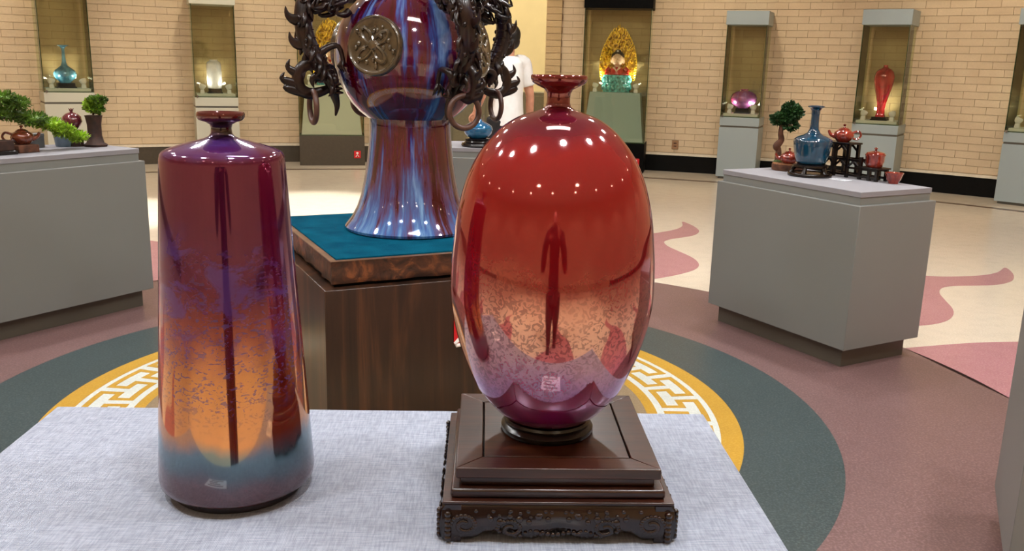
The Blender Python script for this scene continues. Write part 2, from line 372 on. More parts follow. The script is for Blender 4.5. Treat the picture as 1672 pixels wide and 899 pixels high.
def tag(o, label, cat, group=None):
    o['label'] = label; o['category'] = cat
    if group: o['group'] = group
    return o
def thing(name, label, cat, loc=(0, 0, 0), rotz=0., group=None):
    o = bpy.data.objects.new(name, None); o.empty_display_size = .05; C.objects.link(o)
    o.location = loc; o.rotation_euler = (0, 0, rotz); return tag(o, label, cat, group)
def struct(o): o['kind'] = 'structure'; return o
def dup(root, loc, rotz, label=None):
    def cp(o, par):
        c = o.copy(); C.objects.link(c); c.parent = par
        for ch in o.children: cp(ch, c)
        return c
    r = cp(root, None); r.location = loc; r.rotation_euler = (0, 0, rotz)
    if label: r['label'] = label
    return r
def lamp(name, typ, power, col, loc, aim=None, size=.1, parent=None, spot=60., blend=.6):
    d = bpy.data.lights.new(name, typ); d.energy = power; d.color = col
    if typ == 'AREA': d.shape = 'DISK'; d.size = size
    elif typ == 'SPOT': d.spot_size = rad(spot); d.spot_blend = blend; d.shadow_soft_size = size
    else: d.shadow_soft_size = size
    o = bpy.data.objects.new(name, d); C.objects.link(o)
    if parent: o.parent = parent
    o.location = loc
    dv = Vector(aim) if aim else Vector((0, 0, -1))
    o.rotation_euler = dv.to_track_quat('-Z', 'Y').to_euler(); return o
def polar(r, deg, z=0.): return (CX+r*math.cos(rad(deg)), CY+r*math.sin(rad(deg)), z)
def TR(x=0, y=0, z=0, rx=0, ry=0, rz=0): return Matrix.Translation((x, y, z)) @ Euler((rx, ry, rz)).to_matrix().to_4x4()
def spline(pts, k=6):
    P = [Vector(p) for p in pts]; out = []
    for i in range(len(P)-1):
        a, b, c, d = P[max(i-1, 0)], P[i], P[i+1], P[min(i+2, len(P)-1)]
        for j in range(k):
            t = j/k; out.append(.5*((2*b)+(c-a)*t+(2*a-5*b+4*c-d)*t*t+(3*b-a-3*c+d)*t**3))
    out.append(P[-1]); return out
def smoothprof(prof, k=4):
    return [(max(0., p.x), p.y) for p in (Vector(q) for q in spline([(r, z, 0) for r, z in prof], k))]
def lerpl(vals, n):
    out = []
    for i in range(n):
        t = i/(n-1)*(len(vals)-1); j = min(int(t), len(vals)-2); out.append(vals[j]+(vals[j+1]-vals[j])*(t-j))
    return out

# ================================================================== SETTING
def build_floor():
    m = MB(); n = 128
    m.add([(0, 0, 0)]+[(9.6*math.cos(2*PI*i/n), 9.6*math.sin(2*PI*i/n), 0) for i in range(n)], [(0, 1+i, 1+(i+1) % n) for i in range(n)])
    fl = struct(m.build('floor', 'cream', smooth=False, loc=(CX, CY, 0)))
    def ring(name, mat, r0, r1, z=.0012): return MB().annulus(r0, r1, 0, 360, -.01, z, 160).build(name, mat, fl, smooth=False)
    MB().prism([(1.03*math.cos(2*PI*i/96), 1.03*math.sin(2*PI*i/96)) for i in range(96)], -.01, .0012).build('centre_disc', 'tan', fl, smooth=False)
    ring('inner_ochre_ring', 'gold_in', 1.03, 1.075); ring('white_ring', 'white_in', 1.075, 1.31)
    ring('outer_ochre_ring', 'gold_in', 1.31, 1.395); ring('slate_ring', 'dark', 1.395, 1.752); ring('mauve_ring', 'mauve', 1.752, 2.71)
    ring('border_line', 'line', 8.33, 8.43)
    # running key pattern: one flat inlay strip per stroke
    NREP = 28; u = 360/NREP/4; hw = .0135; ro, rm, ri = 1.272, 1.195, 1.118
    da = math.degrees(hw/1.2)
    for k in range(NREP):
        a0 = 173.8-k*4*u; mm = MB()
        def A(s): return a0-s*u
        for (s0, s1, r) in ((0, 3, ro), (2, 3, rm), (2, 5, ri), (4, 5, rm)): mm.annulus(r-hw, r+hw, A(s1)-da, A(s0)+da, .0008, .0020, 4)
        for (s, r0, r1) in ((3, rm, ro), (2, ri, rm), (5, ri, rm), (4, rm, ro)): mm.annulus(r0, r1, A(s)-da, A(s)+da, .0008, .0019, 1)
        mm.build('key_fret', 'gold_in', fl, smooth=False)
    pet = [(2.71, 30.2), (2.80, 29), (3.0, 27.5), (3.2, 26.8), (3.35, 27), (3.5, 28), (3.65, 29.7), (3.8, 32), (3.95, 34.0), (4.11, 35.1), (4.25, 34.9), (4.4, 34.0), (4.55, 33.3), (4.75, 33.4), (4.93, 34.3), (5.08, 35.4), (5.17, 36.4), (4.95, 35.8), (4.75, 35.9), (4.55, 36.8), (4.42, 37.8), (4.3, 39.6), (4.1, 41.8), (3.8, 43.6), (3.4, 45.4), (3.17, 46.2), (2.95, 46.6), (2.71, 46.9)]
    sp = spline([(r, a, 0) for r, a in pet], 4)
    me = None
    for k in range(12):
        if me is None:
            o = MB().prism([(p.x*math.cos(rad(p.y)), p.x*math.sin(rad(p.y))) for p in sp], -.01, .0012).build('cloud_petal', 'petal', fl, smooth=False); me = o
        else:
            o = me.copy(); C.objects.link(o); o.parent = fl; o.rotation_euler.z = rad(30.4*k)
    return fl
build_floor()
fc = struct(MB().box(-3.2, 2.6, 12.4, 17.2, -.1, -.002).build('floor_corridor', 'cream', smooth=False))

OPEN0, OPEN1 = 84.8, 97.4         # doorway in the wall, degrees
CASES = [('A', 123.7, .55), ('B', 112.65, .53), ('C', 103.2, .86), ('D', 78.5, .88), ('E', 67.75, .50), ('F', 57.1, .53), ('G', 46.35, .52)]
def build_wall():
    m = MB()
    m.annulus(WALL_R+.012, WALL_R+.35, OPEN1, 360+OPEN0, 0, CEIL, 200)
    m.annulus(WALL_R+.012, WALL_R+.35, OPEN0, OPEN1, 3.0, CEIL, 8)
    wall = struct(m.build('wall_back', 'mortar', loc=(CX, CY, 0), smooth=False))
    MB().annulus(WALL_R-.004, WALL_R+.02, 145, 360+36, .26, CEIL, 150).build('plaster_lining', 'plaster', wall, smooth=False)
    MB().annulus(WALL_R-.004, WALL_R+.02, 36, 145, 2.63, CEIL, 60).build('upper_lining', 'plaster', wall, smooth=False)
    L, h, gap = .27, .0865, .0045; z0 = .262; NC = 27; step = math.degrees(L/WALL_R)
    bl = MB().box(-L/2+gap/2, L/2-gap/2, -.002, .03, gap/2, h-gap/2)
    bm_ = bl.mesh('brick', 'brick', False)
    cand = []
    for c in range(NC):
        z = z0+c*h; a = 36+(step/2 if c % 2 else 0)
        while a < 145:
            if not (OPEN0-.15-step/2 < a < OPEN1+.15+step/2):
                p = polar(WALL_R, a, z); vis = .3 < z < 2.25 and 46 < a < 128 and not any(abs(a-ca) < math.degrees(cw/2/8.8)-.4 for _, ca, cw in CASES)
                cand.append((0 if vis else 1, math.dist(p, (0, 0, CAM_H)), a, z))
            a += step
    cand.sort()
    rest = MB()
    for i, (vis, d, a, z) in enumerate(cand):
        rz = rad(a-90)
        if i < 300:
            o = bpy.data.objects.new('brick', bm_); C.objects.link(o); o.parent = wall
            o.location = (WALL_R*math.cos(rad(a)), WALL_R*math.sin(rad(a)), z); o.rotation_euler.z = rz
        else:
            rest.add(bl.v, bl.f, Matrix.Translation((WALL_R*math.cos(rad(a)), WALL_R*math.sin(rad(a)), z)) @ Matrix.Rotation(rz, 4, 'Z'))
    o = rest.build('brick_courses', 'brick', wall, smooth=False); o['kind'] = 'stuff'
    k = 1
    for a in (OPEN0-.65, OPEN1+.65):
        t = struct(MB().box(-.10, .10, -.012, .3, 0, 3.0).build('trim_%d' % k, 'mortar', loc=polar(WALL_R-.03, a), rotz=rad(a-90), smooth=False)); k += 1
        sm = MB().box(-.105, .105, -.025, .1, .003, .0835).mesh('pilaster_brick', 'brick2', False)
        for c in range(30):
            b = bpy.data.objects.new('pilaster_brick', sm); C.objects.link(b); b.parent = t; b.location.z = .262+c*.0865
    for s, (a0, a1) in (('right', (-40, OPEN0-1.3)), ('left', (OPEN1+1.3, 220))):
        struct(MB().annulus(WALL_R-.03, WALL_R+.02, a0, a1, 0, .225, 90).build('baseboard_'+s, 'baseb' if s == 'right' else 'taupe', loc=(CX, CY, 0), smooth=False))
        struct(MB().annulus(WALL_R-.05, WALL_R+.02, a0, a1, .225, .258, 90).build('trim_%d' % k, 'ledge', loc=(CX, CY, 0), smooth=False)); k += 1
    return wall
build_wall()
struct(MB().box(-3.2, 2.6, 16.6, 16.9, -.1, CEIL).build('wall_corridor', 'corr', smooth=False))
struct(MB().box(-3.3, -3.0, 12.6, 16.9, -.1, CEIL).build('wall_corridor_left', 'corr', smooth=False))
struct(MB().box(2.3, 2.6, 12.9, 16.9, -.1, CEIL).build('wall_corridor_right', 'corr', smooth=False))
m = MB(); n = 96
m.prism([(9.7*math.cos(2*PI*i/n), 9.7*math.sin(2*PI*i/n)) for i in range(n)], CEIL, CEIL+.2)
struct(m.build('ceiling', 'ceil', loc=(CX, CY, 0), smooth=False))
struct(MB().box(-3.2, 2.6, 12.4, 17.2, CEIL+.01, CEIL+.2).build('ceiling_corridor', 'ceil', smooth=False))

# ------------------------------------------------------------------ ceiling downlights
def downlight(loc, power, col, lens, label, group, r=.11, aim=None, spot=None):
    t = thing('downlight', label, 'ceiling light', loc, 0, group)
    MB().lathe([(r, 0), (r+.035, 0), (r+.035, -.03), (r, -.03), (r, 0)], 32).build('housing', 'housing', t)
    MB().lathe([(0, -.008), (r*.99, -.008), (r*.99, -.004), (0, -.004)], 32).build('lens', lens, t)
    if spot: lamp('downlight_lamp', 'SPOT', power, col, (0, 0, -.05), aim, .08, t, spot, .7)
    else: lamp('downlight_lamp', 'AREA', power, col, (0, 0, -.05), aim, r*2, t)
for k in range(12):
    a = 15+30*k; downlight(polar(3.1, a, CEIL), P_RING, COL_RING, 'lens_ring', 'round white downlight in the inner ceiling ring', 'inner ring of ceiling downlights', .15)
t = thing('panel_light', 'rectangular white ceiling panel light above the cloth-topped plinth', 'ceiling light', (.12, 1.8, CEIL), 0)
MB().box(-.55, .55, -.22, .22, -.03, 0).build('housing', 'housing', t); MB().box(-.5, .5, -.17, .17, -.034, -.029).build('lens', 'lens_panel', t)
_l = lamp('panel_lamp', 'AREA', 4., COL_RING, (0, 0, -.06), None, 1., t); _l.data.shape = 'RECTANGLE'; _l.data.size = 1.; _l.data.size_y = .34
for k in range(18):
    a = 10+20*k; p = polar(7.3, a, CEIL); d = Vector((math.cos(rad(a))*1.6, math.sin(rad(a))*1.6, -2.9))
    downlight(p, P_OUTER, COL_WARM, 'lens_warm', 'round warm downlight in the outer ceiling ring near the wall', 'outer ring of ceiling downlights', .09, d, 75.)
for i, (x, y) in enumerate(((-2.0, 8.7), (-3.6, 7.9))):  # spots added to make the two bright patches on the floor
    downlight((x, y, CEIL), P_POOL, (1, .97, .9), 'lens_ring', ('added downlight brightening the pale floor before the left statue case', 'added downlight brightening the floor behind the left grey plinth')[i], None, .1, None, 30.)
for i, (x, y) in enumerate(((-1.7, -2.6), (1.9, -2.4))):  # added lamps brightening the unseen floor so the vases mirror a warm glow
    t = ('left', 'right')[i]
    downlight((x, y, CEIL), P_REAR_FILL, COL_WARM, 'lens_warm', 'added large warm downlight over the floor behind the viewpoint, %s one' % t, None, .16, None, 70.)
for x in (-1.3, .9):
    downlight((x, 14.6, CEIL+.01), 60, COL_WARM, 'lens_warm', 'round warm downlight in the corridor ceiling', 'corridor downlights', .1)

# ================================================================== PLINTHS
def plinth(name, label, cx, cy, rot, L=.97, D=.54, zt=.862, inset=.018, topmat='greytop', bodyh=.80):
    t = thing(name, label, 'plinth', (cx, cy, 0), rot)
    a, b = L/2, D/2
    MB().box(-a+.045, a-.045, -b+.045, b-.045, 0, .1).build('toe_kick', 'toe', t)
    MB().box(-a, a, -b, b, .1, bodyh).build('body', 'grey', t, .003)
    MB().box(-a+inset+.004, a-inset-.004, -b+inset+.004, b-inset-.004, bodyh, zt-.026).build('neck', 'grey', t)
    MB().box(-a+inset, a-inset, -b+inset, b-inset, zt-.026, zt).build('cap', topmat, t, .002)
    return t
ZT = .862
def hexp(a, r=2.35): return polar(r, a)
p = hexp(29.2); plinth('display_plinth', 'grey plinth carrying the blue bottle vase and the stepped wooden rack', p[0], p[1], rad(29.2+90))
plinth('display_plinth', 'grey plinth at left carrying the trailing bonsai and teapot', -2.543, 4.627, rad(148.8-90), 1.02, .54, .895, .018, 'greytop', .828)
plinth('display_plinth', 'grey plinth in the background carrying the bright blue squat vase', -.30, 6.05, rad(1), .97, .54)
plinth('display_plinth', 'grey plinth cut off by the right edge of the photo', 1.908, 2.205, rad(-25), .97, .575)
tb = plinth('display_table', 'cloth-topped grey plinth in front carrying the plum and red vases', -.186, 1.036, rad(2.1), 1.01, .56, ZT, -.004, 'cloth', .79)

# wooden plinth under the dragon vase
WX, WY, WROT = -.395, 3.545, rad(26)
t = thing('wooden_plinth', 'dark wood-grain plinth with blue carpeted slab under the dragon vase', 'plinth', (WX, WY, 0), WROT)
MB().box(-.50, .50, -.50, .50, 0, .645).build('body', 'wood_dark', t, .003)
MB().box(-.455, .455, -.455, .455, .645, .657).build('shadow_gap', 'black', t)
m = MB(); random.seed(4)
H_ = .47; N_ = 22
ring0 = []; 
for s in range(4):
    for i in range(N_):
        u = -H_+2*H_*i/N_; c, q = math.cos(s*PI/2), math.sin(s*PI/2); x, y = u, -H_
        ring0.append((x*c-y*q, x*q+y*c))
lay = []
for z, j in ((.657, .016), (.672, .004), (.69, .010), (.71, .004), (.726, .005), (.735, 0)):
    lay.append([(x*(1-random.random()*j*1.6), y*(1-random.random()*j*1.6), z) for x, y in ring0])
n = len(ring0); vs = [p for l in lay for p in l]; fs = [(j*n+i, j*n+(i+1) % n, (j+1)*n+(i+1) % n, (j+1)*n+i) for j in range(len(lay)-1) for i in range(n)]
fs += [tuple(range(n-1, -1, -1)), tuple((len(lay)-1)*n+i for i in range(n))]
sl = m.add(vs, fs).build('slab', 'burl', t, angle=60)
MB().box(-.468, .468, -.468, .468, .7335, .7362).build('slab_border', 'slabtop', sl)
MB().box(-.445, .445, -.445, .445, .7362, .7405).build('carpet', 'carpet', t)
# red notice on its front
nt = thing('notice_sign', 'small red notice with white print on the dark wooden plinth', 'sign', (WX, WY, 0), WROT)
nt.location = (WX, WY, 0)
MB().box(-.034, .064, -.507, -.501, .405, .515).build('board', 'red', nt, .004)
def stroke(mb, pts, wd, y): mb.tube([(x, y, z) for x, z in pts], wd, 8); return mb
m = MB(); m.ball((-.012, -.508, .482), (.011, .002, .014)); stroke(m, [(.004, .464), (.0, .44), (-.03, .41), (-.026, .402), (.04, .405)], .007, -.508); stroke(m, [(.04, .405), (.0, .44)], .006, -.508)
m.build('print', 'redwhite', nt)

# ================================================================== FRONT VASES
LVX, LVY = -.3465, 1.056
t = thing('vase', 'tall plum and copper glazed tapering vase with small flat mouth', 'vase', (LVX, LVY, ZT))
prof = [(.083, .010), (.094, .012), (.099, .017), (.1005, .026)]
prof += [(.1005-(.1005-.0757)*((z-.026)/.384)**1.0, z) for z in [.026+.384*i/14 for i in range(1, 15)]]
prof += [(.0753, .418), (.0742, .4245), (.0715, .4285), (.066, .4315), (.05, .4365), (.035, .4405), (.022, .4438), (.0155, .4465), (.0128, .450), (.0122, .456), (.0135, .4605), (.019, .4632), (.0262, .4655), (.0285, .4690), (.0288, .4725), (.0277, .4745), (.0262, .4735), (.022, .4705), (.012, .466), (.008, .45), (0, .45)]
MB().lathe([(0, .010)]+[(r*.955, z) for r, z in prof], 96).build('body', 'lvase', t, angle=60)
MB().lathe([(0, 0), (.079, 0), (.081, .002), (.081, .010), (0, .010)], 64).build('foot', 'darkfoot', t)

SX, SY, SROT = .056, 1.066, rad(2.0)
RVX, RVY = .0495, 1.066
def carved_stand():
    t = thing('wooden_stand', 'carved red-brown rosewood stand under the ovoid red vase', 'stand', (SX, SY, ZT), SROT)
    # apron with cut-out underside and four corner feet
    hs = .134
    for s in range(4):
        R = Matrix.Rotation(s*PI/2, 4, 'Z'); vs = []; fs = []
        N = 48; outl = []
        for i in range(N+1):
            u = -1+2*i/N; au = abs(u)
            lo = 0. if au > .74 else (.006+.006*math.cos((au/.74)*PI*3) if au < .60 else .012*(.74-au)/.14)
            outl.append((u*hs, lo))
        for x, lo in outl:
            bul = .003*math.sin(PI*.5)
            vs += [(x, -hs+.006, lo), (x, -hs-.001, lo+.006), (x, -hs-.003, .022), (x, -hs, .040), (x, -hs+.004, .046), (x, -hs+.022, .046), (x, -hs+.022, lo)]
        for i in range(N):
            for j in range(7): fs.append((i*7+j, (i+1)*7+j, (i+1)*7+(j+1) % 7, i*7+(j+1) % 7))
        fs += [tuple(range(6, -1, -1)), tuple(N*7+j for j in range(7))]
        ap = MB().add(vs, fs, R).build('apron', 'rosecarve', t, angle=50)
        # relief: scrolls, leaves and beads
        c = MB(); random.seed(11)
        def at(u, z, r, sy=.5): c.ball((u, -hs-.003, z), (r, r*sy, r), 8, 5, R)
        for sgn in (-1, 1):
            for q in range(26):
                a = q/25*PI*2.6; rr = .004+.011*(1-q/25); at(sgn*(.055+rr*math.cos(a)), .018+rr*.75*math.sin(a), .0026)
                at(sgn*(.108+rr*1.1*math.cos(a)), .022+rr*.9*math.sin(a), .0030)
            for q in range(7): at(sgn*(.012+.011*q), .030+.004*math.sin(q*2.1), .0034+.001*(q % 2)); at(sgn*(.008+.012*q), .036+.003*math.cos(q*1.7), .0022)
            for q in range(5): at(sgn*(.015+.02*q), .040, .0024); 
            for q in range(9): at(sgn*(.02+.006*q), .012+.003*math.sin(q), .0024)
            for q in range(6): at(sgn*(.127), .006+.006*q, .0042, .9)
        for q in range(9): at(-.024+.006*q, .0125+.0015*math.cos(q), .0028)
        c.build('carving', 'rosecarve', ap)
    def tier(name, h, z0, z1, bev): return MB().box(-h, h, -h, h, z0, z1).build(name, 'rosewood', t, bev)
    tier('lip', .1335, .046, .050, .0012); tier('step', .1245, .050, .061, .003); tier('waist', .113, .061, .072, .001)
    # top board: frame of four mitred rails around a recessed panel
    a, b, g = .119, .088, .0009
    for s in range(4):
        R = Matrix.Rotation(s*PI/2, 4, 'Z')
        MB().prism([(-a, -a), (a, -a), (b, -b), (-b, -b)], .072, .085, R).build('top_rail', 'rosewood', t, .0012)
    q = b-g*2; MB().box(-q, q, -q, q, .072, .0848).build('top_panel', 'rosewood', t, .0006)
    MB().box(-b+.0005, b-.0005, -b+.0005, b-.0005, .0715, .078).build('joint', 'black', t)
    MB().lathe([(0, .085), (.057, .085), (.0585, .087), (.0585, .092), (.056, .0945), (.054, .096), (.055, .100), (.053, .103), (.049, .104), (0, .104)], 64).build('ring_seat', 'blackwood', t, loc=(RVX-SX, RVY-SY, 0))
    return t
carved_stand()
t = thing('vase', 'glossy ovoid red vase with small flat mouth on the carved stand', 'vase', (RVX, RVY, ZT))
prof = [(.0, .1042), (.046, .1042), (.056, .107), (.069, .1185), (.0813, .133), (.0916, .1475), (.1042, .1757), (.1143, .205), (.1212, .2345), (.1247, .265), (.1240, .303), (.1213, .333), (.1180, .360), (.1122, .387), (.1032, .4135), (.0895, .4385), (.0690, .4625), (.0480, .4770), (.0300, .4835), (.0200, .4870), (.0150, .4905), (.0137, .4950), (.0136, .5000), (.0140, .5055), (.0165, .5100), (.0250, .5140), (.0310, .5175), (.0332, .5215), (.0333, .5250), (.0320, .5265), (.0295, .5250), (.0230, .5205), (.0130, .514), (.0090, .50), (0, .50)]
pr = smoothprof(prof[1:19], 4)[:-1]
MB().lathe([prof[0]]+pr+prof[18:], 128).build('body', 'rvase', t, angle=70)
MB().ball((.003, -.0565, .1085), .002).build('vent_hole', 'black', t)
# caption cards lying near the front edge of the cloth
for (x, y, lb) in ((.052, .855, 'white caption card lying on the cloth before the ovoid red vase'), (-.372, .845, 'white caption card lying on the cloth before the tall plum vase')):
    t = thing('caption_card', lb, 'card', (x, y, ZT), rad(2))
    MB().box(-.042, .042, -.026, .026, 0.0002, .0012).build('card', 'card', t)
    for k in range(4): MB().box(-.032+.006*(k % 2), .030-.012*(k % 3), .013-.011*k, .017-.011*k, .0012, .0014).build('text_line', 'ink', t)

# ================================================================== DRAGON VASE
DX, DY, DZ = -.418, 3.565, .7405
dv = thing('dragon_vase', 'huge purple and blue streaked vase with dark dragons and hanging rings', 'vase', (DX, DY, DZ))
cz = .675; RB = .292
prof = [(.235, 0), (.258, .004), (.262, .014), (.255, .024), (.235, .048), (.213, .090), (.196, .140), (.183, .200), (.172, .270), (.164, .340), (.160, .400), (.160, .445), (.163, .455)]
for i in range(0, 15):
    ph = -.96+i*(.96+1.10)/14; prof.append((RB*math.cos(ph), cz+.285*math.sin(ph)))
prof += [(.125, .945), (.118, .985), (.120, 1.06), (.135, 1.13), (.165, 1.18), (.172, 1.20), (.160, 1.205), (.13, 1.17), (.11, 1.05), (0, 1.04)]
MB().lathe([(0, 0)]+prof, 128).build('body', 'dvase', dv, angle=50)
def on_body(ang, z):
    ph = math.asin(max(-1, min(1, (z-cz)/.285))); return RB*math.cos(ph)
def medallion(ang):
    R = Matrix.Rotation(rad(ang), 4, 'Z') @ Matrix.Translation((RB-.012, 0, cz+.035)) @ Matrix.Rotation(PI/2, 4, 'Y') @ Matrix.Rotation(-.11, 4, 'Y')
    d = MB().lathe([(0, -.02), (.108, -.02), (.108, .008), (.105, .014), (.100, .016), (.096, .013), (.092, .011), (.06, .014), (0, .016)], 48, R).build('medallion', 'gl_medal', dv, angle=50)
    MB().lathe([(.020, .012), (.021, .018), (.014, .026), (0, .028)], 20, R).build('boss', 'gl_medal', d)
    c = MB(); random.seed(int(ang)+500)
    for q in range(4):
        a0 = q*PI/2+.3; pts = [(.03*math.cos(a0), .03*math.sin(a0), .016)]
        for j in range(9): a = a0+j*.22; rr = .045+.03*math.sin(j*.9); pts.append((rr*math.cos(a), rr*math.sin(a), .017))
        c.tube(spline(pts, 3), lerpl([.008, .007, .003], len(pts)*3-2), 7, 1., R)
        for j in range(5):
            a = a0+.4+random.random()*1.2; rr = .04+.045*random.random(); c.ball((rr*math.cos(a), rr*math.sin(a), .014), (.012, .007, .008), 8, 6, R)
    c.build('relief', 'gl_medal', d)
for k in range(4): medallion(-110+90*k)
def dragon(ang, flip=1):
    R = Matrix.Rotation(rad(ang), 4, 'Z')
    def P(rho, z, y=0.): return (rho, y*flip, z)
    b = MB()
    path = spline([P(.22, .945, .02), P(.30, .945, .0), P(.37, .915, -.02), P(.415, .86, -.02), P(.43, .79, -.012), P(.42, .72, .0), P(.392, .66, .01), P(.36, .61, .014), P(.333, .57, .008), P(.318, .53, -.004), P(.305, .49, -.012), P(.31, .452, -.016)], 5)
    b.tube(path, lerpl([.026, .030, .031, .032, .033, .032, .031, .028, .024, .018, .011, .003], len(path)), 12, 1., R)
    random.seed(int(ang)+900)
    for j in range(54):                                             # raised scales along the body
        q = path[3+int(random.random()*(len(path)-18))]; a = random.random()*2*PI
        b.ball((q[0]+.026*math.cos(a), q[1]+.022*random.choice((-1, 1)), q[2]+.02*math.sin(a)), (.008, .008, .010), 6, 4, R)
    for (z, y) in ((.675, .034), (.60, -.036)):         # legs gripping the vase
        r0 = on_body(ang, z); b.tube(spline([P(.395 if z > .65 else .36, z-.02, y*.4), P(.365, z+.02, y), P(r0+.026, z+.03, y*1.2), P(r0+.006, z-.03, y*1.2)], 4), lerpl([.017, .014, .010, .008], 13), 8, 1., R)
        for cl in (-1, 0, 1): b.tube([P(r0+.008, z-.02, y*1.2), P(r0+.020, z-.04, y*1.2+cl*.016), P(r0+.006, z-.06, y*1.2+cl*.02)], [.008, .007, .002], 6, 1., R)
    b.ball(P(.335, .585, .035), .017, 12, 8, R)
    for j in range(30):                                             # curled tufts along both flanks
        q = path[2+int(random.random()*(len(path)-16))]; sd = random.choice((-1, 1)); u = random.random()
        a0 = Vector((q[0], q[1]+sd*.022, q[2])); k1 = random.uniform(-.5, 1)
        b.tube(spline([a0, a0+Vector((.012*k1, sd*.016, -.018)), a0+Vector((.022*k1, sd*.022, -.040)), a0+Vector((.034*k1, sd*.016, -.046-.012*u))], 3), lerpl([.011, .010, .007, .001], 10), 6, 1., R)
    for j in range(4, len(path)-10, 2):                             # belly ribs
        q = path[j]; b.ball((q[0]-.010, q[1], q[2]), (.027, .034, .008), 8, 5, R)
    body = b.build('dragon', 'gl_dragon', dv, angle=60)
    for (r, z, ln) in ((.405, .895, .05), (.44, .80, .062), (.432, .715, .058), (.40, .645, .04)):
        pts = spline([P(r-.012, z), P(r+ln*.45, z-.006), P(r+ln*.85, z+.010), P(r+ln*.95, z+ln*.62)], 3)
        MB().tube(pts, lerpl([.026, .020, .011, .001], len(pts)), 8, .5, R).build('spine_fin', 'gl_dragon', body)
    m = MB()                                                        # tail flame: hooked flat crest
    core = spline([P(.355, .60, .006), P(.395, .637, .006), P(.44, .632, .006), P(.463, .595, .006), P(.455, .553, .006), P(.42, .535, .006), P(.375, .542, .006), P(.34, .555, .006)], 4)
    m.tube(core, lerpl([.018, .020, .022, .023, .023, .021, .018, .014], len(core)), 8, .45, R)
    for (r, z, dr, dz_) in ((.42, .64, .012, .055), (.455, .612, .045, .045), (.468, .575, .055, .035), (.452, .548, .06, .022), (.365, .60, .045, -.045)):
        pts = spline([P(r-.018, z-.010, .006), P(r+dr*.6, z+dz_*.05, .006), P(r+dr, z+dz_*.45, .006), P(r+dr*.8, z+dz_, .006)], 3)
        m.tube(pts, lerpl([.020, .016, .010, .001], len(pts)), 8, .45, R)
    m.build('tail_flame', 'gl_dragon', body, angle=60)
    h = MB(); _R = R; R = R @ Matrix.Translation((0, 0, -.055)); h.ball(P(.265, .99, .0), (.06, .045, .045), 14, 10, R); h.ball(P(.32, .985, .0), (.05, .032, .026), 12, 8, R); h.ball(P(.325, .955, .0), (.035, .028, .012), 10, 6, R)
    for sg in (-1, 1):
        h.tube(spline([P(.23, 1.02, .03*sg), P(.20, 1.07, .05*sg), P(.23, 1.11, .06*sg)], 4), lerpl([.014, .011, .003], 9), 8, 1., R); h.ball(P(.29, 1.02, .032*sg), .012, 8, 6, R)
    for j in range(34):
        x, y, z = .25+.13*random.random(), (random.random()-.5)*.14, .885+.12*random.random()
        h.tube(spline([P(x, z, y), P(x+.025, z-.015, y*1.15), P(x+.045+.02*random.random(), z-.005-.02*random.random(), y*1.3), P(x+.04, z+.02, y*1.35)], 3), lerpl([.012, .011, .007, .001], 10), 6, 1., R)
    h.build('dragon_head', 'gl_dragon', body, angle=60); R = _R
    T = R @ Matrix.Translation(P(.405, .487)) @ Matrix.Rotation(rad(-10*flip), 4, 'Z') @ Matrix.Rotation(PI/2, 4, 'Y')
    MB().torus(.057, .0105, T, 36, 10).build('hanging_ring', 'gl_ring', body)
for k in range(4): dragon(-55+90*k)

# ================================================================== DISPLAY CASES
def case_lamp(x, y, z, rz, aimx, label, T, group, up=.45, pw=1.):
    w_ = T @ Vector((x, y, z))
    t = thing('case_spotlight', label, 'spotlight', w_, rz, group)
    MB().frustum(.028, .028, 0, .022, .022, .05).build('base', 'lampwhite', t, .004)
    m = MB(); R = TR(0, .012, .082, -.5, 0, aimx)
    m.lathe([(0, -.034), (.018, -.033), (.032, -.02), (.040, .0), (.042, .022), (.040, .026), (.036, .024), (0, .022)], 24, R); hd = m.build('head', 'lampwhite', t)
    MB().lathe([(0, .0225), (.034, .0225), (.034, .0245), (0, .0245)], 20, R).build('lens', 'lens_case', hd)
    d = R.to_3x3() @ Vector((0, 0, 1)); d = Vector((-math.sin(aimx)*.8, .8, up))
    lamp('case_spotlight_lamp', 'SPOT', P_CASE*pw, COL_CASE, (0, .012+.06, .115), d, .02, t, 80., .8)
def panes(t, a, b, z0, z1, th=.006):
    for nm, (x0, x1, y0, y1) in (('front_pane', (-a, a, -b, -b+th)), ('back_pane', (-a, a, b-th, b)), ('side_pane', (-a, -a+th, -b+th, b-th)), ('side_pane', (a-th, a, -b+th, b-th))):
        MB().box(x0, x1, y0, y1, z0, z1).build(nm, 'glass', t, smooth=False)
    for sx in (-1, 1):
        MB().box(sx*a-.0035, sx*a+.0035, -b-.0035, -b+.0035, z0, z1).build('pane_edge', 'glassedge', t, smooth=False)
    MB().box(-a, a, -b-.003, -b+.004, z0, z0+.012).build('pane_edge', 'glassedge', t, smooth=False)
